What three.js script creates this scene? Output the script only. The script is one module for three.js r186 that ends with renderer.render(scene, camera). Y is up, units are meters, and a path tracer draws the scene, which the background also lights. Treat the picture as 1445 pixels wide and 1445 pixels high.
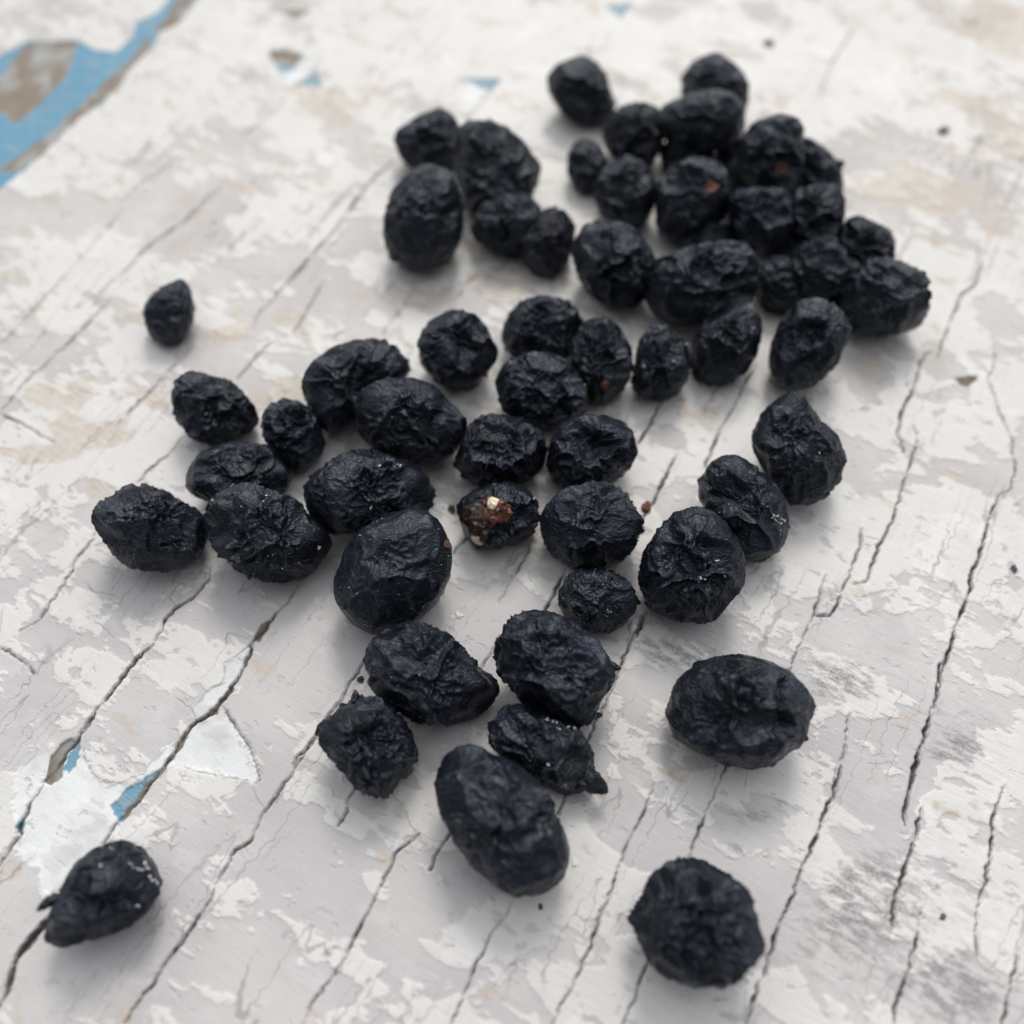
import * as THREE from 'three';
import { mergeVertices, mergeGeometries } from 'three/addons/utils/BufferGeometryUtils.js';

// ------------------------------------------------------------------ camera, sky, sun, exposure
const MM = 0.001;
const clamp = (x, a = 0, b = 1) => x < a ? a : x > b ? b : x;
const sstep = (a, b, x) => { const t = clamp((x - a) / (b - a)); return t * t * (3 - 2 * t); };
const PITCH = 60 * Math.PI / 180, DIST = 87 * MM, FOV = 52;
const scene = new THREE.Scene();
const camera = new THREE.PerspectiveCamera(FOV, 1, 0.005, 20);
camera.position.set(0, DIST * Math.sin(PITCH), DIST * Math.cos(PITCH));
camera.lookAt(0, 0, 0);
camera.focus = 78.5 * MM;
camera.userData.fStop = 16;
camera.updateMatrixWorld(true);

function makeSky() {                                   // bright overcast, thinner cloud on the far side
  const w = 256, h = 128, d = new Float32Array(w * h * 4);
  for (let j = 0; j < h; j++) for (let i = 0; i < w; i++) {
    const el = ((j + 0.5) / h - 0.5) * Math.PI, az = ((i + 0.5) / w - 0.5) * 2 * Math.PI;
    const x = Math.cos(el) * Math.cos(az), y = Math.sin(el), z = Math.cos(el) * Math.sin(az);
    const toSun = Math.max(0, 0.12 * x + 0.72 * y - 0.68 * z);
    let v = 0.99 * (0.34 + 0.28 * y + 1.05 * toSun * toSun) * (1 - 0.72 * sstep(-0.25, 0.75, z));
    if (y < 0) v = 0.3 * (1 + y * 0.5);
    const c = Math.min(1, toSun * 1.1), k = 4 * (j * w + i);
    d[k] = v * (0.93 + 0.04 * c); d[k + 1] = v * (0.98 + 0.01 * c); d[k + 2] = v * (1.06 - 0.04 * c); d[k + 3] = 1;
  }
  const t = new THREE.DataTexture(d, w, h, THREE.RGBAFormat, THREE.FloatType);
  t.mapping = THREE.EquirectangularReflectionMapping; t.magFilter = t.minFilter = THREE.LinearFilter; t.needsUpdate = true;
  return t;
}

const sky = makeSky(); scene.background = sky; scene.environment = sky;
const sun = new THREE.DirectionalLight(0xfffaf2, 1.3);
sun.position.set(0.06, 0.5, -0.42); sun.castShadow = true; sun.shadow.radius = 34;
sun.shadow.mapSize.set(2048, 2048);
Object.assign(sun.shadow.camera, { left: -0.12, right: 0.12, top: 0.12, bottom: -0.12, near: 0.1, far: 1.5 });
scene.add(sun);
const renderer = new THREE.WebGLRenderer({ antialias: true });
renderer.toneMapping = THREE.LinearToneMapping;
renderer.toneMappingExposure = 1.1;
renderer.shadowMap.enabled = true;

// ------------------------------------------------------------------ helpers
function rng(seed) { let s = seed >>> 0; return () => { s = (s + 0x6D2B79F5) >>> 0; let t = s; t = Math.imul(t ^ (t >>> 15), t | 1); t ^= t + Math.imul(t ^ (t >>> 7), t | 61); return ((t ^ (t >>> 14)) >>> 0) / 4294967296; }; }
const PERM = new Uint8Array(512), GX = new Float32Array(256), GY = new Float32Array(256), GZ = new Float32Array(256);
{
  const r = rng(77), p = [...Array(256).keys()];
  for (let i = 255; i > 0; i--) { const j = Math.floor(r() * (i + 1)); [p[i], p[j]] = [p[j], p[i]]; }
  for (let i = 0; i < 512; i++) PERM[i] = p[i & 255];
  for (let i = 0; i < 256; i++) { const z = r() * 2 - 1, a = r() * 6.28318, s = Math.sqrt(1 - z * z); GX[i] = s * Math.cos(a); GY[i] = s * Math.sin(a); GZ[i] = z; }
}
function noise(x, y, z) {
  const xf = Math.floor(x), yf = Math.floor(y), zf = Math.floor(z), X = xf & 255, Y = yf & 255, Z = zf & 255;
  x -= xf; y -= yf; z -= zf;
  const u = x * x * x * (x * (x * 6 - 15) + 10), v = y * y * y * (y * (y * 6 - 15) + 10), w = z * z * z * (z * (z * 6 - 15) + 10);
  const A = PERM[X] + Y, B = PERM[X + 1] + Y, A0 = PERM[A & 255] + Z, A1 = PERM[(A + 1) & 255] + Z, B0 = PERM[B & 255] + Z, B1 = PERM[(B + 1) & 255] + Z;
  const g = (h, a, b, c) => { h = PERM[h & 255]; return GX[h] * a + GY[h] * b + GZ[h] * c; };
  const l = (a, b, t) => a + (b - a) * t;
  return 1.4 * l(l(l(g(A0, x, y, z), g(B0, x - 1, y, z), u), l(g(A1, x, y - 1, z), g(B1, x - 1, y - 1, z), u), v),
    l(l(g(A0 + 1, x, y, z - 1), g(B0 + 1, x - 1, y, z - 1), u), l(g(A1 + 1, x, y - 1, z - 1), g(B1 + 1, x - 1, y - 1, z - 1), u), v), w);
}
function fbm(x, y, z, n) { let s = 0, a = 1, t = 0; for (let i = 0; i < n; i++) { s += a * noise(x, y, z); t += a; a *= 0.55; x = x * 2.03 + 7.1; y = y * 2.03 + 3.7; z += 11.3; } return s / t; }


const mix = (a, b, t) => a + (b - a) * t;

// places read off the photograph: [left, top, pixels per photo pixel] of the views they were read in
const VIEW = {
  O: [0, 0, 1], A: [0, 0, 2.89], B: [1000, 0, 2.89], C: [1100, 400, 2.89], D: [0, 700, 3.211], E: [350, 0, 2.627], F: [0, 250, 3.21],
  R1: [500, 50, 3.211], R2: [880, 50, 3.211], R3: [110, 380, 3.211], R4: [420, 400, 2.89], R5: [780, 400, 2.889], R6: [420, 840, 2.89], R7: [0, 980, 3.107], R8: [840, 880, 2.388],
};
const PHOTO = 1445, EYE = camera.position.clone();
const CX = new THREE.Vector3(), CY = new THREE.Vector3(), CZ = new THREE.Vector3();
camera.matrixWorld.extractBasis(CX, CY, CZ);
const TAN = Math.tan(FOV * Math.PI / 360);
function ray(v, x, y) {                                // unit direction of a place in the photograph
  const [l, t, s] = VIEW[v], px = l + x / s, py = t + y / s;
  const a = (px / PHOTO * 2 - 1) * TAN, b = (1 - py / PHOTO * 2) * TAN;
  return new THREE.Vector3().addScaledVector(CX, a).addScaledVector(CY, b).sub(CZ).normalize();
}
function ground(v, x, y) { const d = ray(v, x, y), t = -EYE.y / d.y; return [(EYE.x + d.x * t) / MM, (EYE.z + d.z * t) / MM, t / MM]; }   // mm on the board
const pairs = a => { const o = []; for (let i = 0; i < a.length; i += 2) o.push([a[i], a[i + 1]]); return o; };
const groundPts = (v, a) => pairs(a).map(p => ground(v, p[0], p[1]));

const taken = {};
function numbered(n) { taken[n] = (taken[n] ?? -1) + 1; return taken[n] ? `${n}_${String(taken[n]).padStart(3, '0')}` : n; }
function part(name, geometry, material, parent) {
  const m = new THREE.Mesh(geometry, material); m.name = numbered(name); m.castShadow = m.receiveShadow = true; parent.add(m); return m;
}

// ------------------------------------------------------------------ the painted board
const GRAIN = [0.515, -0.857], ACROSS = [0.857, 0.515];      // directions on the board (x, z)
const X0 = -66, X1 = 66, Z0 = -88, Z1 = 44, TW = 2048, TH = Math.round(TW * (Z1 - Z0) / (X1 - X0)), TX = (X1 - X0) / TW;
const SIZE = TW * TH;
const depthMap = new Float32Array(SIZE), darkMap = new Float32Array(SIZE), idMap = new Uint8Array(SIZE);
const whiteMap = new Float32Array(SIZE), blueMap = new Float32Array(SIZE), woodMap = new Float32Array(SIZE), greyBias = new Float32Array(SIZE), tanMap = new Float32Array(SIZE), dirtMap = new Float32Array(SIZE), lipMap = new Float32Array(SIZE);

// cracks: [view, width in photo pixels, points]; a crack runs along the grain
const CRACKS = [
  ['D', 3.2, [1350, 400, 1310, 470, 1240, 545, 1200, 600, 1150, 650, 1130, 720, 1090, 800, 1040, 880, 990, 940, 960, 985, 890, 1020, 830, 1085, 780, 1170, 730, 1235, 680, 1300, 620, 1390, 560, 1445, 500, 1520, 440, 1600]],
  ['R7', 5.5, [240, 950, 160, 1040, 100, 1110, 60, 1180, 40, 1260, 10, 1340, -60, 1440]],
  ['D', 2.6, [950, 330, 950, 370, 910, 420, 860, 470, 800, 505, 750, 555, 735, 600, 690, 680, 620, 735, 570, 800, 510, 880, 450, 950, 400, 1020, 360, 1085, 280, 1200, 190, 1300]],
  ['R7', 3.0, [190, 390, 140, 460, 110, 530, 80, 580, 90, 610, 40, 680, 0, 740, -60, 820]],
  ['D', 2.4, [1470, 1060, 1425, 1100, 1340, 1220, 1270, 1330, 1200, 1430]],
  ['R7', 2.6, [1160, 505, 1130, 570, 1100, 640, 1030, 680, 1000, 740, 960, 800, 930, 880, 890, 950, 820, 1050, 760, 1130, 700, 1220, 640, 1300, 590, 1370, 540, 1440]],
  ['R6', 2.4, [300, 230, 270, 270, 200, 380, 150, 460, 60, 590, -20, 690]],
  ['R6', 1.6, [240, 780, 200, 850, 205, 880, 165, 940]],
  ['R6', 2.4, [500, 970, 470, 1000, 405, 1045, 380, 1110, 330, 1200, 310, 1250, 260, 1340, 210, 1440, 140, 1560, 60, 1660, 20, 1760]],
  ['R6', 1.3, [380, 800, 400, 830, 440, 880, 460, 940, 500, 970, 560, 1000, 600, 1005]],
  ['R6', 2.0, [640, 940, 615, 985, 570, 1050, 540, 1120]],
  ['R6', 2.2, [900, 1210, 885, 1230, 850, 1310, 800, 1360, 765, 1440, 700, 1580, 620, 1760]],
  ['R6', 2.2, [1100, 790, 1080, 850, 1050, 900]],
  ['R6', 2.4, [1420, 60, 1350, 200, 1320, 280, 1280, 390, 1240, 460, 1190, 570, 1130, 700]],
  ['R8', 2.2, [200, 540, 150, 660, 100, 760, 60, 890, 20, 970, 0, 1040, -50, 1170, -100, 1260, -150, 1360]],
  ['R5', 2.4, [440, 1230, 390, 1320, 340, 1440]],
  ['R5', 2.0, [440, 470, 430, 500, 400, 570, 350, 650]],
  ['R5', 2.2, [510, 690, 470, 770, 420, 870, 370, 950, 330, 1030]],
  ['R5', 2.4, [830, 330, 790, 390, 750, 480, 690, 580, 650, 670, 620, 750]],
  ['R5', 1.2, [470, 795, 540, 790, 600, 790]],
  ['R4', 2.0, [960, 1040, 920, 1130, 870, 1210, 820, 1300]],
  ['R4', 2.4, [1100, 1160, 1040, 1280, 1005, 1340]],
  ['R4', 2.0, [700, 1020, 670, 1060, 635, 1100]],
  ['R6', 2.0, [830, 160, 790, 230, 750, 300]],
  ['R8', 2.4, [470, 420, 440, 485, 410, 550, 370, 640, 340, 720, 310, 800]],
  ['R8', 2.4, [190, 1120, 170, 1160, 140, 1240, 100, 1340, 70, 1400]],
  ['C', 2.4, [565, 640, 530, 750, 500, 830, 470, 940, 430, 1030, 395, 1100, 370, 1170, 355, 1215, 300, 1225]],
  ['C', 2.2, [335, 990, 330, 1070, 290, 1170, 260, 1240, 235, 1310, 205, 1355, 140, 1350]],
  ['C', 2.4, [190, 1190, 170, 1240, 140, 1350, 100, 1430, 70, 1500, 30, 1600, -10, 1690]],
  ['C', 1.2, [175, 1235, 210, 1245, 245, 1260]], ['C', 1.0, [335, 1030, 420, 1045]], ['C', 1.0, [335, 1060, 365, 1068, 410, 1060]],
  ['C', 3.0, [830, -130, 820, -60, 800, 0, 740, 50, 700, 150, 660, 250, 640, 310]],
  ['C', 2.8, [640, 270, 590, 290, 560, 370, 540, 440, 500, 520, 480, 610, 510, 690]],
  ['C', 1.5, [540, 570, 560, 610, 565, 650]],
  ['B', 1.6, [1100, 970, 1095, 1060, 1080, 1130, 1050, 1160]],
  ['C', 2.0, [870, 250, 880, 310, 850, 390, 880, 470, 915, 570, 955, 640, 950, 690, 965, 760, 945, 840, 900, 860]],
  ['C', 3.2, [900, 855, 870, 920, 845, 1000, 815, 1120, 780, 1190, 780, 1250, 750, 1330, 720, 1390, 700, 1480, 670, 1560, 632, 1730]],
  ['R8', 3.4, [1180, 110, 1160, 180, 1130, 310, 1090, 430, 1070, 520, 1050, 600, 1040, 650, 1045, 680]],
  ['R8', 1.5, [860, 300, 845, 390, 835, 450]],
  ['R8', 3.2, [840, 430, 820, 520, 780, 620, 740, 730, 690, 840, 655, 940, 610, 1040, 570, 1170, 530, 1270, 505, 1360]],
  ['R8', 3.2, [1100, 620, 1080, 720, 1040, 830, 1010, 930, 1000, 1030]],
  ['R8', 2.6, [1100, 960, 1080, 1090, 1050, 1180, 1020, 1270, 1005, 1360]],
  ['R8', 2.6, [1380, 545, 1340, 650, 1335, 760, 1310, 890, 1285, 970, 1285, 1080, 1290, 1140]],
  ['R8', 2.4, [1425, 1090, 1400, 1230, 1370, 1360]],
  ['R8', 1.3, [512, 490, 510, 520, 503, 550]],
  ['R3', 2.2, [1030, -20, 1010, 0, 920, 90, 870, 150, 820, 190, 795, 260]],
  ['R3', 1.8, [880, 330, 810, 390, 720, 495]],
  ['R3', 1.6, [1110, 50, 1060, 150, 1010, 230, 970, 300]],
  ['R3', 1.8, [540, 330, 430, 440, 340, 540, 170, 715]],
  ['R3', 2.0, [520, 720, 480, 760, 410, 840, 330, 900, 265, 970]],
  ['F', 2.2, [1000, 50, 960, 90, 850, 190, 660, 320, 560, 430, 470, 510]],
  ['F', 1.8, [560, 140, 510, 200, 390, 340, 280, 460, 130, 620, 0, 760]],
  ['F', 2.2, [510, 540, 400, 660, 300, 760, 130, 910, 0, 1060]],
  ['F', 1.8, [0, 1070, 90, 1110, 180, 1170, 240, 1200]],
  ['A', 2.8, [1490, 760, 1445, 820, 1380, 920, 1290, 1020, 1170, 1150]],
  ['A', 2.2, [900, 745, 760, 890, 620, 990, 500, 1120]],
  ['A', 1.5, [760, 470, 640, 590, 540, 670, 430, 770]],
  ['A', 1.5, [1200, 360, 1100, 470, 980, 560]],
  ['E', 2.6, [560, 575, 540, 590, 450, 680, 380, 780]],
  ['E', 2.0, [925, 300, 860, 390, 810, 440]],
  ['R1', 1.8, [560, 1080, 520, 1110, 450, 1210, 430, 1250]],
  ['R1', 1.5, [260, 1170, 240, 1200, 190, 1270, 130, 1350]],
  ['B', 2.0, [600, 90, 560, 170, 500, 260, 450, 400]],
  ['R7', 1.5, [960, 30, 1000, 90, 1050, 170, 1110, 270, 1140, 370, 1120, 390]],
  ['R7', 1.2, [700, 370, 770, 310, 880, 340, 1000, 365, 1100, 375]],
  ['R7', 1.2, [370, 180, 370, 270, 400, 340, 460, 385, 530, 385, 620, 350, 700, 320]],
  ['R7', 1.1, [770, 10, 840, 60, 860, 110]],
  ['R7', 1.0, [1110, 400, 1125, 450, 1160, 500]],
  ['D', 1.8, [430, 170, 420, 200, 340, 290, 320, 350, 260, 440, 180, 560, 90, 610]],
  ['D', 1.6, [0, 680, 60, 720, 110, 750, 150, 800]],
  ['D', 1.3, [390, 390, 420, 430, 500, 445, 540, 460]],
  ['D', 1.2, [820, 330, 780, 380, 795, 420, 770, 460, 800, 500]],
  ['D', 1.0, [560, 330, 540, 380, 500, 430]],
  ['D', 1.0, [410, 540, 470, 600, 520, 640]],
  ['D', 1.0, [1130, 645, 1030, 620, 1020, 690, 960, 780, 900, 830]],
  ['D', 1.1, [870, 965, 930, 890, 1000, 850, 1020, 800, 1010, 760, 1080, 715, 1140, 660]],
  ['D', 1.2, [20, 490, 5, 560, 0, 620]],
];
// openings of the paint: [name, view, points]
const PATCHES = [
  ['white', 'D', [1150, 655, 1110, 700, 1020, 760, 1015, 800, 1022, 840, 960, 870, 870, 960, 890, 1010, 990, 930, 1080, 810, 1135, 715]],
  ['white', 'D', [865, 1060, 935, 1010, 1000, 955, 1060, 1050, 1120, 1130, 1180, 1250, 1170, 1300, 1130, 1290, 1000, 1260, 800, 1218, 760, 1210]],
  ['white', 'D', [815, 1090, 740, 1150, 670, 1230, 640, 1280, 690, 1260, 760, 1170]],
  ['white', 'R7', [270, 210, 150, 270, 60, 350, 50, 500, 90, 600, 60, 690, 170, 760, 170, 850, 280, 860, 400, 690, 520, 580, 515, 510, 490, 478, 560, 400, 450, 388, 380, 300, 345, 200]],
  ['white', 'A', [1070, 240, 1120, 340, 1180, 350, 1260, 290, 1310, 230, 1240, 240, 1150, 300]],
  ['white', 'E', [770, 320, 800, 370, 850, 370, 880, 330, 830, 310]],
  ['blue', 'A', [-200, 330, 0, 222, 110, 165, 240, 165, 320, 162, 380, 200, 470, 212, 540, 150, 552, 85, 640, 50, 690, -10, 770, -120, 860, -120, 790, 10, 740, 80, 655, 130, 610, 200, 520, 290, 490, 350, 400, 430, 330, 475, 240, 560, 160, 640, 60, 720, -10, 775, -200, 900]],
  ['blue', 'R7', [480, 490, 560, 410, 620, 380, 660, 345, 700, 330, 690, 360, 640, 420, 580, 500, 540, 560, 515, 545]],
  ['blue', 'R7', [348, 180, 352, 230, 335, 300, 300, 345, 280, 330, 295, 260, 320, 240]],
  ['blue', 'R7', [110, 530, 80, 555, 68, 590, 90, 605, 112, 570]],
  ['blue', 'A', [1092, 210, 1160, 198, 1232, 225, 1195, 285, 1140, 292]],
  ['blue', 'A', [1205, 348, 1285, 285, 1315, 348]],
  ['blue', 'E', [765, 297, 830, 288, 940, 290, 900, 335, 860, 325, 830, 305]],
  ['blue', 'E', [1325, 20, 1425, 8, 1385, 70]],
  ['wood', 'A', [-100, 320, 0, 300, 60, 225, 110, 172, 240, 165, 318, 165, 272, 290, 240, 330, 180, 400, 60, 500, 0, 450, -100, 480]],
  ['wood', 'A', [-10, 690, 60, 640, 200, 540, 330, 420, 420, 330, 470, 290, 560, 200, 590, 150, 615, 130, 608, 200, 520, 290, 490, 345, 400, 420, 330, 470, 240, 555, 160, 640, 60, 700]],
  ['wood', 'A', [610, 130, 640, 100, 680, 60, 710, 0, 790, -20, 770, 30, 740, 80, 700, 110]],
  ['wood', 'R7', [535, 555, 545, 510, 590, 460, 640, 380, 690, 355, 640, 425, 580, 500]],
  ['wood', 'R7', [290, 195, 225, 260, 208, 310, 190, 385, 230, 390, 265, 360, 280, 310, 300, 250, 335, 235, 345, 195]],
  ['wood', 'D', [1225, 560, 1180, 580, 1150, 630, 1150, 655, 1170, 660, 1210, 610]],
  ['wood', 'D', [990, 955, 950, 960, 930, 990, 945, 1000, 985, 985]],
  ['wood', 'D', [870, 1045, 830, 1070, 815, 1105, 780, 1165, 735, 1235, 690, 1270, 720, 1275, 765, 1220, 800, 1165, 840, 1110, 868, 1060]],
  ['wood', 'D', [1080, 820, 1040, 860, 990, 930, 1000, 945, 1050, 890]],
  ['wood', 'R7', [240, 930, 160, 1030, 100, 1100, 80, 1160, 140, 1100, 210, 1000]],
  ['wood', 'A', [1090, 212, 1160, 200, 1230, 225, 1205, 262, 1120, 255]],
  ['wood', 'A', [1145, 40, 1255, 38, 1230, 65, 1200, 78]],
  ['wood', 'C', [718, 382, 808, 378, 795, 400, 770, 420, 740, 412]],
  ['wood', 'D', [372, 1045, 400, 1010, 430, 985, 425, 1015, 385, 1070, 365, 1082]],
];
// soft places: [field, view, x, y, rx, ry (photo pixels), strength]
const SPOTS = [
  ['tan', 'O', 1320, 270, 110, 42, 0.9], ['tan', 'O', 1410, 25, 90, 28, 1.1], ['tan', 'O', 1375, 140, 45, 16, 0.9], ['tan', 'O', 1430, 70, 40, 25, 0.7], ['tan', 'O', 320, 470, 46, 14, 1.1], ['tan', 'O', 402, 545, 36, 26, 1.0], ['tan', 'O', 140, 610, 60, 22, 1.1], ['tan', 'O', 60, 640, 50, 16, 0.9],
  ['tan', 'O', 225, 560, 46, 14, 0.9], ['tan', 'O', 710, 395, 65, 28, 0.8], ['tan', 'O', 985, 585, 40, 20, 0.7], ['tan', 'O', 1240, 530, 40, 30, 0.5], ['tan', 'O', 475, 165, 50, 22, 0.6], ['tan', 'O', 130, 690, 40, 20, 0.5], ['tan', 'O', 1180, 740, 40, 16, 0.4], ['tan', 'O', 100, 600, 20, 40, 0.5],
  ['tan', 'O', 80, 560, 60, 20, 0.6], ['tan', 'O', 460, 130, 60, 20, 0.6], ['tan', 'O', 1420, 200, 70, 40, 0.6], ['tan', 'O', 430, 560, 60, 20, 0.5], ['tan', 'O', 600, 420, 40, 18, 0.5], ['tan', 'O', 1250, 600, 40, 20, 0.4],
  ['dirt', 'O', 1250, 1330, 160, 130, 0.55], ['dirt', 'O', 1080, 960, 160, 70, 0.4], ['dirt', 'O', 1330, 1020, 120, 80, 0.45], ['dirt', 'O', 1230, 1250, 90, 70, 0.9], ['dirt', 'O', 1360, 1400, 90, 60, 1.0], ['dirt', 'O', 1000, 930, 60, 30, 0.5], ['dirt', 'O', 930, 915, 60, 28, 1.0], ['dirt', 'O', 1190, 960, 60, 40, 0.9], ['dirt', 'O', 1350, 1060, 50, 30, 0.8], ['dirt', 'O', 1065, 1150, 50, 18, 0.9], ['dirt', 'O', 1040, 1200, 40, 16, 0.9], ['dirt', 'O', 1380, 1250, 50, 50, 0.6], ['dirt', 'O', 1370, 160, 60, 40, 0.7], ['dirt', 'O', 1200, 830, 60, 30, 0.4], ['dirt', 'O', 1150, 1330, 80, 60, 0.4],
  ['grey', 'O', 330, 1240, 330, 190, 0.28], ['grey', 'O', 690, 960, 220, 200, 0.34], ['grey', 'O', 100, 900, 200, 120, 0.2], ['grey', 'O', 1000, 1050, 160, 120, 0.12], ['grey', 'O', 1000, 60, 500, 70, -0.35],
  ['grey', 'O', 180, 850, 130, 60, 0.5], ['grey', 'O', 40, 1000, 70, 70, 0.5], ['grey', 'O', 190, 1010, 40, 30, 0.6], ['grey', 'O', 350, 385, 40, 24, 0.7], ['grey', 'O', 130, 300, 170, 30, 0.5], ['grey', 'O', 230, 290, 80, 30, 0.5], ['grey', 'O', 100, 480, 60, 26, 0.5], ['grey', 'O', 400, 400, 60, 40, 0.3],
  ['grey', 'O', 600, 1280, 60, 30, 0.6], ['grey', 'O', 540, 1300, 40, 22, 0.6], ['grey', 'O', 770, 1350, 50, 22, 0.5], ['grey', 'O', 690, 1380, 60, 30, 0.3], ['grey', 'O', 860, 1180, 50, 26, 0.6], ['grey', 'O', 900, 1220, 40, 26, 0.6], ['grey', 'O', 830, 1110, 60, 40, 0.3], ['grey', 'O', 900, 960, 50, 36, 0.6], ['grey', 'O', 660, 870, 80, 70, 0.6], ['grey', 'O', 600, 1060, 70, 30, 0.4], ['grey', 'O', 420, 950, 90, 60, 0.5],
  ['grey', 'O', 260, 1240, 60, 50, 0.5], ['grey', 'O', 120, 1380, 90, 40, 0.6], ['grey', 'O', 340, 1380, 60, 30, 0.4], ['grey', 'O', 20, 1240, 40, 40, 0.6], ['grey', 'O', 1230, 530, 40, 32, 0.8], ['grey', 'O', 1320, 560, 26, 16, 0.7], ['grey', 'O', 1410, 460, 40, 32, 0.8], ['grey', 'O', 1220, 640, 60, 40, 0.5], ['grey', 'O', 1400, 680, 60, 14, 0.5], ['grey', 'O', 1290, 880, 40, 18, 0.6], ['grey', 'O', 1400, 880, 40, 14, 0.7], ['grey', 'O', 1280, 960, 40, 14, 0.5], ['grey', 'O', 1320, 1010, 70, 40, 0.5],
  ['grey', 'O', 945, 620, 40, 16, 0.8], ['grey', 'O', 1400, 1000, 60, 26, 0.5], ['grey', 'O', 1230, 1190, 60, 30, 0.3], ['grey', 'O', 1340, 1110, 60, 26, 0.5], ['grey', 'O', 1180, 1340, 90, 50, 0.5], ['grey', 'O', 1340, 1400, 90, 60, 0.5], ['grey', 'O', 1300, 280, 100, 36, 0.3],
  ['grey', 'O', 700, 90, 200, 60, -0.5], ['grey', 'O', 100, 200, 120, 60, -0.5], ['grey', 'O', 1200, 100, 140, 80, -0.6], ['grey', 'O', 1330, 440, 60, 60, -0.4], ['grey', 'O', 1300, 740, 120, 60, -0.5], ['grey', 'O', 60, 720, 60, 30, -0.4], ['grey', 'O', 280, 940, 80, 60, -0.4], ['grey', 'O', 290, 1120, 80, 60, -0.3], ['grey', 'O', 650, 1330, 30, 30, -0.3], ['grey', 'O', 1170, 1180, 50, 60, -0.4], ['grey', 'O', 60, 400, 60, 30, -0.4], ['grey', 'O', 420, 480, 60, 30, -0.4], ['grey', 'O', 140, 620, 100, 50, -0.4], ['grey', 'O', 1040, 620, 80, 80, -0.4], ['grey', 'O', 960, 1130, 60, 40, -0.3],
];

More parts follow.
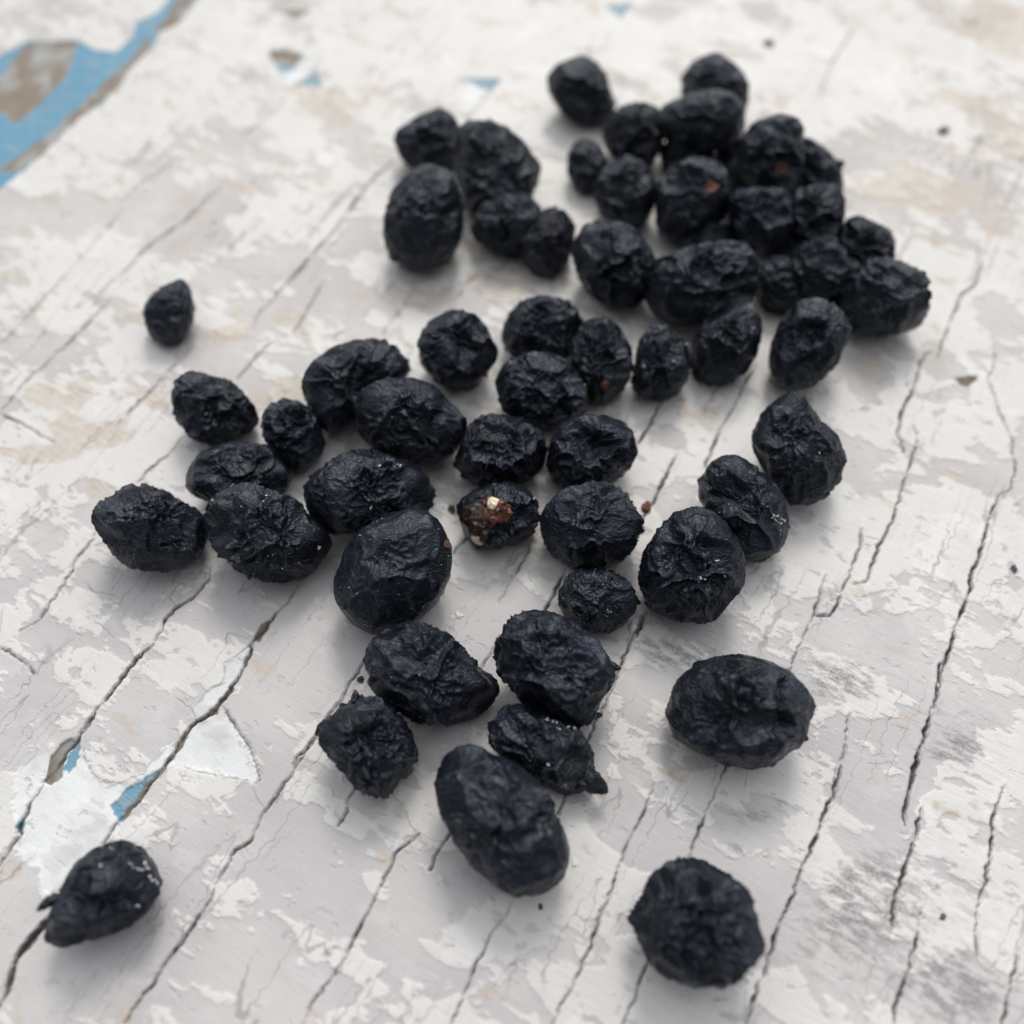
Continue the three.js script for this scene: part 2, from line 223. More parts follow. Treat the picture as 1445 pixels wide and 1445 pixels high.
const crackGroups = [];
{
  const R = rng(5);
  CRACKS.forEach(([v, w, a], ci) => {
    const pts = groundPts(v, a), fine = [];
    for (let i = 0; i + 1 < pts.length; i++) {            // wander of a real split
      const [ax, az, at] = pts[i], [bx, bz, bt] = pts[i + 1], L = Math.hypot(bx - ax, bz - az), n = Math.max(1, Math.round(L / 0.28));
      const nx = -(bz - az) / (L || 1), nz = (bx - ax) / (L || 1);
      for (let k = 0; k < n; k++) {
        const t = k / n, j = k ? (noise((ax + t * L) * 1.1, ci * 7.3, i) * 0.2 + (R() - 0.5) * 0.17) * Math.min(1, L * t * (1 - t) * 2.5) : 0;
        fine.push([mix(ax, bx, t) + nx * j, mix(az, bz, t) + nz * j, mix(at, bt, t)]);
      }
    }
    fine.push(pts[pts.length - 1]);
    const N = fine.length;
    for (let i = 0; i + 1 < N; i++) {
      const [ax, az, at] = fine[i], [bx, bz] = fine[i + 1], s = i / N;
      const taper = Math.min(1, 0.3 + 6 * Math.min(s, 1 - s));
      const half = 0.5 * mix(w < 1.45 ? 0.8 : 1.0, 0.6, sstep(95, 115, at)) * w * at / (PHOTO / 2 / TAN) * taper * Math.max(0.25, 0.85 + 1.0 * noise(i * 0.22, ci * 3.1, 0.5) + 0.4 * noise(i * 0.9, ci * 3.1, 5.5));
      const depth = w < 1.45 ? 0.05 : Math.min(1.1, 0.25 + half * 2.8), lip = half + 0.55;
      const i0 = Math.max(0, Math.floor((Math.min(ax, bx) - lip - X0) / TX)), i1 = Math.min(TW - 1, Math.ceil((Math.max(ax, bx) + lip - X0) / TX));
      const j0 = Math.max(0, Math.floor((Math.min(az, bz) - lip - Z0) / TX)), j1 = Math.min(TH - 1, Math.ceil((Math.max(az, bz) + lip - Z0) / TX));
      const dx = bx - ax, dz = bz - az, q = dx * dx + dz * dz || 1e-9;
      for (let j = j0; j <= j1; j++) for (let k = i0; k <= i1; k++) {
        const x = X0 + (k + 0.5) * TX, z = Z0 + (j + 0.5) * TX, t = clamp(((x - ax) * dx + (z - az) * dz) / q);
        const d = Math.hypot(x - ax - dx * t, z - az - dz * t), o = j * TW + k;
        const D = depth * (1 - sstep(half * 0.35, half + 0.025, d));
        const side = (x - ax) * dz - (z - az) * dx > 0 ? 1 : -1, U = (w < 1.45 ? 0.03 : 0.055) * sstep(half * 0.8, half + 0.1, d) * (1 - sstep(half + 0.08, lip, d)) * sstep(-0.1, 0.35, side * noise(i * 0.08, ci * 1.7, 9.5));
        if (U > lipMap[o]) lipMap[o] = U;
        if (D > depthMap[o]) depthMap[o] = D;
        const C = clamp((half + 0.04 - d) / 0.06) * Math.min(1, 0.45 + half * 6) * mix(1, 0.55, sstep(92, 108, at));
        if (C > darkMap[o]) darkMap[o] = C;
        if (d < half + 0.03 && half > 0.03) idMap[o] = 10 + ci;
      }
    }
    crackGroups.push(ci);
  });
  PATCHES.forEach(([kind, v, a], pi) => {
    const P = groundPts(v, a), M = kind === 'white' ? whiteMap : kind === 'blue' ? blueMap : woodMap;
    const xs = P.map(p => p[0]), zs = P.map(p => p[1]);
    const i0 = Math.max(0, Math.floor((Math.min(...xs) - 1 - X0) / TX)), i1 = Math.min(TW - 1, Math.ceil((Math.max(...xs) + 1 - X0) / TX));
    const j0 = Math.max(0, Math.floor((Math.min(...zs) - 1 - Z0) / TX)), j1 = Math.min(TH - 1, Math.ceil((Math.max(...zs) + 1 - Z0) / TX));
    const e = kind === 'wood' ? 0.16 : kind === 'blue' ? 0.24 : 0.36;
    for (let j = j0; j <= j1; j++) for (let k = i0; k <= i1; k++) {
      let x = X0 + (k + 0.5) * TX, z = Z0 + (j + 0.5) * TX;
      x += e * (noise(x * 1.7, z * 1.7, pi) + 0.5 * noise(x * 4.3, z * 4.3, pi)); z += e * (noise(x * 1.7, z * 1.7, pi + 50.5) + 0.5 * noise(x * 4.3, z * 4.3, pi + 20.5));
      let inside = false, d2 = 1e9;
      for (let m = 0, n = P.length - 1; m < P.length; n = m++) {
        const [ax, az] = P[m], [bx, bz] = P[n];
        if ((az > z) !== (bz > z) && x < (bx - ax) * (z - az) / (bz - az) + ax) inside = !inside;
        const dx = bx - ax, dz = bz - az, t = clamp(((x - ax) * dx + (z - az) * dz) / (dx * dx + dz * dz || 1e-9));
        d2 = Math.min(d2, (x - ax - dx * t) ** 2 + (z - az - dz * t) ** 2);
      }
      const sd = (inside ? 1 : -1) * Math.sqrt(d2), m = sstep(-0.05, 0.05, sd), o = j * TW + k;
      if (m > M[o]) { M[o] = m; if (m > 0.5 && !(idMap[o] >= 10 && kind === 'white')) idMap[o] = kind === 'white' ? 1 : kind === 'blue' ? 2 : 3; }
    }
  });
  for (const [f, v, x, y, rx, ry, s] of SPOTS) {
    const M = f === 'tan' ? tanMap : f === 'dirt' ? dirtMap : greyBias, c = ground(v, x, y), ex = ground(v, x + rx, y), ey = ground(v, x, y + ry);
    const ax = Math.hypot(ex[0] - c[0], ex[1] - c[1]), az = Math.hypot(ey[0] - c[0], ey[1] - c[1]);
    const i0 = Math.max(0, Math.floor((c[0] - 2.2 * ax - X0) / TX)), i1 = Math.min(TW - 1, Math.ceil((c[0] + 2.2 * ax - X0) / TX));
    const j0 = Math.max(0, Math.floor((c[1] - 2.2 * az - Z0) / TX)), j1 = Math.min(TH - 1, Math.ceil((c[1] + 2.2 * az - Z0) / TX));
    for (let j = j0; j <= j1; j++) for (let k = i0; k <= i1; k++) {
      const u = (X0 + k * TX - c[0]) / ax, w = (Z0 + j * TX - c[1]) / az, q = u * u + w * w;
      if (q < 4.8) M[j * TW + k] += s * Math.exp(-q) * (1 - q / 4.8);
    }
  }
}
const heightAt = new Float32Array(SIZE), fineMap = new Uint8Array(SIZE * 4), colourMap = new Uint8Array(SIZE * 4), roughMap = new Uint8Array(SIZE * 4);
const toS = x => { x = clamp(x); return 255 * (x <= 0.0031308 ? 12.92 * x : 1.055 * Math.pow(x, 1 / 2.4) - 0.055); };
const S_LUT = new Uint8Array(4097); for (let i = 0; i < 4097; i++) S_LUT[i] = Math.round(toS(i / 4096));
for (let j = 0; j < TH; j++) for (let i = 0; i < TW; i++) {
  const o = j * TW + i, x = X0 + (i + 0.5) * TX, z = Z0 + (j + 0.5) * TX;
  const s = x * ACROSS[0] + z * ACROSS[1], t = x * GRAIN[0] + z * GRAIN[1];
  // worn patches in the top coat, longer across the grain (brush strokes)
  const wx = 0.5 * noise(s * 0.35, t * 0.5, 3.3), big = fbm(s * 0.15 + wx, t * 0.24, 1.5, 7), blocks = noise(s * 0.5, t * 1.1, 8.1) + 0.55 * noise(s * 1.3, t * 3, 9.1) + 0.3 * noise(s * 2.6, t * 7, 9.9);
  const f = big * 1.1 + blocks * 0.2 + greyBias[o] * 0.62 - 0.03, grey = sstep(-0.012, 0.03, f);
  const edge = Math.exp(-(((f - 0.002) / 0.012) ** 2)) * sstep(-0.15, 0.45, noise(s * 0.6, t * 0.6, 40));
  const brush = noise(s * 0.35, t * 5.5, 12.1) * 0.6 + noise(s * 0.8, t * 13, 13.7) * 0.4;   // fine streaks across the grain
  const grain = noise(t * 0.3, s * 7, 22.4), grit = noise(x * 9, z * 9, 31.3), blot = fbm(x * 0.11, z * 0.11, 60.2, 3);
  const f2 = fbm(s * 0.24 + 9, t * 0.38, 71.3, 4), pale = sstep(0.2, 0.25, f2) * (1 - grey * 0.75);
  let gd = grey * (0.68 + 0.32 * sstep(-0.3, 0.3, noise(s * 0.12, t * 0.16, 33.3))), warm = sstep(10, -35, z), r = mix(0.685, 0.522, gd), g = mix(0.663, mix(0.496, 0.492, warm), gd), b = mix(mix(0.638, 0.632, warm), mix(0.497, 0.472, warm), gd);
  r = mix(r, 0.745, pale * 0.6); g = mix(g, 0.735, pale * 0.6); b = mix(b, 0.72, pale * 0.6);
  const wornZone = sstep(-10, 35, x + z * 0.3);
  const tone = 1 + (0.05 + 0.06 * wornZone) * brush + 0.035 * grit + 0.09 * blot + 0.05 * fbm(s * 0.5, t * 1.1, 55.5, 3);
  const chipF = fbm(s * 0.75, t * 1.3, 230.5, 4), chip = sstep(0.33, 0.35, chipF), chipEdge = Math.exp(-(((chipF - 0.33) / 0.012) ** 2)) * sstep(0, 0.4, noise(x * 0.9, z * 0.9, 240));
  const hairMask = sstep(-0.05, 0.3, noise(s * 0.16, t * 0.09, 260)), hair = (1 - sstep(0.012, 0.035, Math.abs(noise(s * 0.75 + 0.25 * noise(x * 1.6, z * 1.6, 1), t * 0.085, 250)))) * hairMask * 0.5;
  const scratch = sstep(0.62, 0.72, noise(s * 0.16, t * 9, 270)) * sstep(0.1, 0.5, noise(s * 0.3, t * 0.4, 280));
  const tn = sstep(0.4, 0.56, tanMap[o] * 0.8 + 1.15 * fbm(s * 0.28, t * 0.5, 90.4, 6) + 0.1 + 0.1 * warm) * (0.45 + 0.35 * sstep(-0.3, 0.3, noise(s * 0.8, t * 1.6, 95)));
  r = mix(r, 0.53, tn); g = mix(g, 0.455, tn); b = mix(b, 0.375, tn);
  let w = whiteMap[o] * (0.5 + 0.5 * sstep(-0.25, 0.05, fbm(s * 0.35, t * 0.5, 320, 5))), bl = blueMap[o], wd = woodMap[o];
  const wt = 1 - 0.12 * sstep(-0.1, 0.4, fbm(s * 0.3, t * 0.4, 300, 4));
  r = mix(r, 0.735 * wt, w); g = mix(g, 0.74 * wt, w); b = mix(b, 0.742 * wt, w);
  r *= tone; g *= tone; b *= tone;
  r = mix(r, 0.47, chip * 0.55); g = mix(g, 0.455, chip * 0.55); b = mix(b, 0.45, chip * 0.55);
  r = mix(r, 0.78, scratch * 0.35); g = mix(g, 0.78, scratch * 0.35); b = mix(b, 0.775, scratch * 0.35);
  // rubbed-in dirt in the strokes
  const dm = Math.min(1.3, dirtMap[o] * 1.25), dn = dm < 0.02 ? 0 : clamp(dm * sstep(0.0, 0.42, fbm(s * 0.8, t * 2.6, 101.5, 6) + 0.38 * dm - 0.2) * (0.5 + 0.4 * noise(x * 6, z * 6, 7.7) + 0.3 * noise(s * 1.5, t * 9, 5.5)), 0, 0.8);
  const speck = sstep(0.66, 0.75, noise(x * 2.6, z * 2.6, 140.2)) * sstep(0.1, 0.5, noise(x * 0.25, z * 0.25, 150)) * 0.4;
  const line = Math.max(dn, speck, edge * 0.3 * (1 - w), chipEdge * 0.4, hair);
  r = mix(r, 0.2, line); g = mix(g, 0.195, line); b = mix(b, 0.19, line);
  if (bl > 0) {
    const k = fbm(s * 0.5, t * 1.2, 120.5, 4), teal = (z > -20 ? 0.4 : x > -38 ? 0.6 : 0.16) + sstep(0.0, 0.35, k) * 0.5;
    r = mix(r, mix(0.085, 0.25, teal) * tone, bl); g = mix(g, mix(0.28, 0.34, teal) * tone, bl); b = mix(b, mix(0.44, 0.365, teal) * tone, bl);
  }
  if (wd > 0) {
    const k = 0.5 + 0.5 * noise(t * 0.5, s * 6, 170), gr = sstep(-0.1, 0.3, fbm(x * 0.3, z * 0.3, 180, 3));
    const far = z < -30 ? 1.35 : 1;
    r = mix(r, mix(0.19, 0.27, gr) * (0.75 + 0.5 * k) * far, wd); g = mix(g, mix(0.155, 0.27, gr) * (0.75 + 0.5 * k) * far, wd); b = mix(b, mix(0.12, 0.26, gr) * (0.75 + 0.5 * k) * far, wd);
  }
  const dk = darkMap[o] * 0.96 * (0.88 + 0.3 * noise(x * 1.2, z * 1.2, 310));
  r = mix(r, 0.055, dk); g = mix(g, 0.05, dk); b = mix(b, 0.047, dk);
  colourMap[4 * o] = S_LUT[Math.round(clamp(r) * 4096)]; colourMap[4 * o + 1] = S_LUT[Math.round(clamp(g) * 4096)]; colourMap[4 * o + 2] = S_LUT[Math.round(clamp(b) * 4096)]; colourMap[4 * o + 3] = 255;
  const step = Math.max(grey * 0.035 * (1 - w), w * 0.07, bl * 0.14, wd * 0.2);
  const fade = sstep(0, 3, Math.min(x - X0, X1 - x, z - Z0, Z1 - z));
  heightAt[o] = fade * (-step + lipMap[o] - depthMap[o] * (1 - 0.5 * wd) + 0.04 * fbm(s * 0.12, t * 0.03, 200, 2) - 0.02);
  const h = 0.5 + 0.045 * brush + 0.03 * grain + 0.06 * grit - 0.12 * grey * (1 - w) - 0.2 * w + 0.12 * edge - 0.16 * chip + 0.08 * scratch - 0.25 * hair - 0.1 * wd * grain;
  fineMap[4 * o] = fineMap[4 * o + 1] = fineMap[4 * o + 2] = Math.round(255 * clamp(h)); fineMap[4 * o + 3] = 255;
  const ro = mix(mix(0.5, 0.58, grey), 0.8, Math.max(wd, dk)) + 0.06 * brush + 0.1 * line;
  roughMap[4 * o] = roughMap[4 * o + 1] = roughMap[4 * o + 2] = Math.round(255 * clamp(ro)); roughMap[4 * o + 3] = 255;
}
function tex(data, srgb) {
  const t = new THREE.DataTexture(data, TW, TH); t.magFilter = THREE.LinearFilter; t.minFilter = THREE.LinearMipmapLinearFilter; t.generateMipmaps = true;
  t.wrapS = t.wrapT = THREE.MirroredRepeatWrapping; if (srgb) t.colorSpace = THREE.SRGBColorSpace; t.anisotropy = 8; t.needsUpdate = true; return t;
}
const boardMat = new THREE.MeshStandardMaterial({ map: tex(colourMap, true), roughnessMap: tex(roughMap), roughness: 1, bumpMap: tex(fineMap), bumpScale: 0.00018, metalness: 0 });
boardMat.name = 'old_paint';
const rawWood = new THREE.MeshStandardMaterial({ color: new THREE.Color().setRGB(0.3, 0.25, 0.2), roughness: 0.85 });

const board = new THREE.Group(); board.name = 'painted_board'; scene.add(board);
board.userData = { label: 'old wooden board with cracked, worn off-white paint under the berries', category: 'board', kind: 'structure' };
{
  const STEP = 0.15, nx = Math.round((X1 - X0) / STEP), rows = [Z0];
  while (rows[rows.length - 1] < Z1 - 0.4) rows.push(rows[rows.length - 1] + mix(0.14, 0.34, sstep(-15, -70, rows[rows.length - 1])));
  rows.push(Z1);
  const nz = rows.length - 1, V = (nx + 1) * (nz + 1);
  const pos = new Float32Array(V * 3), uv = new Float32Array(V * 2);
  const sample = (M, x, z) => {
    const u = clamp((x - X0) / TX - 0.5, 0, TW - 1.001), v = clamp((z - Z0) / TX - 0.5, 0, TH - 1.001), i = Math.floor(u), j = Math.floor(v), a = u - i, b = v - j, o = j * TW + i;
    return mix(mix(M[o], M[o + 1], a), mix(M[o + TW], M[o + TW + 1], a), b);
  };
  for (let j = 0; j <= nz; j++) for (let i = 0; i <= nx; i++) {
    const k = j * (nx + 1) + i, x = X0 + (X1 - X0) * i / nx, z = rows[j];
    const rim = i === 0 || j === 0 || i === nx || j === nz;
    pos[3 * k] = x * MM; pos[3 * k + 1] = rim ? 0 : sample(heightAt, x, z) * MM; pos[3 * k + 2] = z * MM;
    uv[2 * k] = i / nx; uv[2 * k + 1] = (z - Z0) / (Z1 - Z0);
  }
  const groups = new Map(), put = (id, ...v) => { if (!groups.has(id)) groups.set(id, []); groups.get(id).push(...v); };
  const whole = [];
  for (let j = 0; j < nz; j++) for (let i = 0; i < nx; i++) {
    const a = j * (nx + 1) + i, b = a + 1, c = a + nx + 1, d = c + 1;
    const x = X0 + (X1 - X0) * (i + 0.5) / nx, z = (rows[j] + rows[j + 1]) / 2;
    const id = idMap[Math.min(TH - 1, Math.floor((z - Z0) / TX)) * TW + Math.min(TW - 1, Math.floor((x - X0) / TX))];
    put(id, a, c, b, b, c, d);
    whole.push(a, c, b, b, c, d);
  }
  const full = new THREE.BufferGeometry();
  full.setAttribute('position', new THREE.BufferAttribute(pos, 3)); full.setIndex(new THREE.BufferAttribute(new Uint32Array(whole), 1)); full.computeVertexNormals();
  const nor = full.attributes.normal.array;
  const cut = idx => {                                   // the part's own vertices
    const map = new Map(), P = [], N = [], U = [], I = [];
    for (const k of idx) {
      let m = map.get(k);
      if (m === undefined) { m = map.size; map.set(k, m); P.push(pos[3 * k], pos[3 * k + 1], pos[3 * k + 2]); N.push(nor[3 * k], nor[3 * k + 1], nor[3 * k + 2]); U.push(uv[2 * k], uv[2 * k + 1]); }
      I.push(m);
    }
    const g = new THREE.BufferGeometry();
    g.setAttribute('position', new THREE.Float32BufferAttribute(P, 3)); g.setAttribute('normal', new THREE.Float32BufferAttribute(N, 3)); g.setAttribute('uv', new THREE.Float32BufferAttribute(U, 2)); g.setIndex(I);
    return g;
  };
  const label = { 1: ['undercoat_patch', 'bare white undercoat where the cream paint has flaked off'], 2: ['blue_paint_patch', 'old blue paint laid bare by flaking'], 3: ['bare_wood', 'grey brown wood laid bare by flaking'] };
  part('paint_coat', cut(groups.get(0)), boardMat, board);
  for (const [id, idx] of [...groups].sort((a, b) => a[0] - b[0])) {
    if (id === 0 || idx.length < 18) { if (id) part('hairline_crack', cut(idx), boardMat, board); continue; }
    const m = part(id < 10 ? label[id][0] : 'crack', cut(idx), boardMat, board);
    if (id < 10) m.userData.label = label[id][1];
  }
  // the rest of the board round the worked area, and its body
  const E = 260, strip = (x0, x1, z0, z1) => {
    const g = new THREE.PlaneGeometry((x1 - x0) * MM, (z1 - z0) * MM, 8, 8); g.rotateX(-Math.PI / 2); g.translate((x0 + x1) / 2 * MM, 0, (z0 + z1) / 2 * MM);
    const p = g.attributes.position, u = g.attributes.uv;
    for (let k = 0; k < p.count; k++) u.setXY(k, (p.getX(k) / MM - X0) / (X1 - X0), (p.getZ(k) / MM - Z0) / (Z1 - Z0));
    return g;
  };
  part('outer_paint_coat', mergeGeometries([strip(-E, X0, -E, E), strip(X1, E, -E, E), strip(X0, X1, -E, Z0), strip(X0, X1, Z1, E)]), boardMat, board);
  const body = new THREE.BoxGeometry(2 * E * MM, 28 * MM, 2 * E * MM); body.translate(0, -16.5 * MM, 0);
  const sides = [[0, -E], [0, E], [-E, 0], [E, 0]].map(([x, z]) => { const g = new THREE.BoxGeometry(z ? 2 * E * MM : 1 * MM, 2.5 * MM, z ? 1 * MM : (2 * E - 1) * MM); g.translate((x - Math.sign(x) * 0.5) * MM, -1.26 * MM, (z - Math.sign(z) * 0.5) * MM); return g; });
  part('board_body', mergeGeometries([body, ...sides]), rawWood, board);
}

// ------------------------------------------------------------------ the dried berries
const SK = 768, skinBump = new Uint8Array(SK * SK * 4), skinTint = new Uint8Array(SK * SK * 4), skinRough = new Uint8Array(SK * SK * 4);
for (let j = 0; j < SK; j++) for (let i = 0; i < SK; i++) {      // 12 mm of dry skin: fine creases, grain and dusty bloom
  const x = i / SK * 12, y = j / SK * 12, k = 4 * (j * SK + i), wx = x + 0.35 * noise(x * 1.3, y * 1.3, 3), wy = y + 0.35 * noise(x * 1.3, y * 1.3, 8);
  const c1 = 1 - Math.min(1, Math.abs(noise(wx * 1.9, wy * 1.9, 20)) * 4), c2 = 1 - Math.min(1, Math.abs(noise(wx * 4.3, wy * 4.3, 25)) * 3), g = noise(x * 16, y * 16, 30), g2 = noise(x * 30, y * 30, 35);
  const h = 0.35 + 0.3 * c1 * c1 + 0.16 * c2 * c2 * sstep(-0.2, 0.4, noise(x * 0.8, y * 0.8, 40)) + 0.08 * g + 0.05 * g2;
  const dust = sstep(0.42, 0.6, noise(x * 13, y * 13, 50)) * sstep(-0.15, 0.35, noise(x * 0.9, y * 0.9, 55)), bl = clamp(0.62 + 0.35 * fbm(x * 0.5, y * 0.5, 60, 4) + 0.12 * g + 0.22 * c1 * c1 + 0.1 * c2 + 0.35 * dust);
  for (let q = 0; q < 3; q++) { skinBump[k + q] = 255 * clamp(h); skinTint[k + q] = 255 * clamp(bl); skinRough[k + q] = 255 * clamp(0.6 + 0.25 * dust + 0.12 * noise(x, y, 70)); }
  skinBump[k + 3] = skinTint[k + 3] = skinRough[k + 3] = 255;
}
const skinTex = (d, srgb) => { const t = new THREE.DataTexture(d, SK, SK); t.magFilter = THREE.LinearFilter; t.minFilter = THREE.LinearMipmapLinearFilter; t.generateMipmaps = true; t.wrapS = t.wrapT = THREE.MirroredRepeatWrapping; if (srgb) t.colorSpace = THREE.SRGBColorSpace; t.needsUpdate = true; return t; };
const skinMat = new THREE.MeshPhysicalMaterial({ vertexColors: true, map: skinTex(skinTint, true), bumpMap: skinTex(skinBump), bumpScale: 0.00011, roughnessMap: skinTex(skinRough), roughness: 0.66, specularIntensity: 0.9, specularColor: new THREE.Color().setRGB(0.78, 0.88, 1), sheen: 0.1, sheenRoughness: 0.5, sheenColor: new THREE.Color().setRGB(0.35, 0.42, 0.6) });
const scarMat = new THREE.MeshStandardMaterial({ color: new THREE.Color().setRGB(0.13, 0.055, 0.032), roughness: 0.8 });
const pulpMat = new THREE.MeshPhysicalMaterial({ vertexColors: true, roughness: 0.45 });
const seedMat = new THREE.MeshPhysicalMaterial({ color: new THREE.Color().setRGB(0.8, 0.67, 0.48), roughness: 0.4, clearcoat: 0.2 });
const dustMat = new THREE.MeshStandardMaterial({ color: new THREE.Color().setRGB(0.55, 0.56, 0.6), roughness: 0.9 });
const BALL = {};
function ball(detail) { return BALL[detail] ??= (() => { const g = new THREE.IcosahedronGeometry(1, detail); g.deleteAttribute('uv'); g.deleteAttribute('normal'); return mergeVertices(g, 1e-5); })(); }

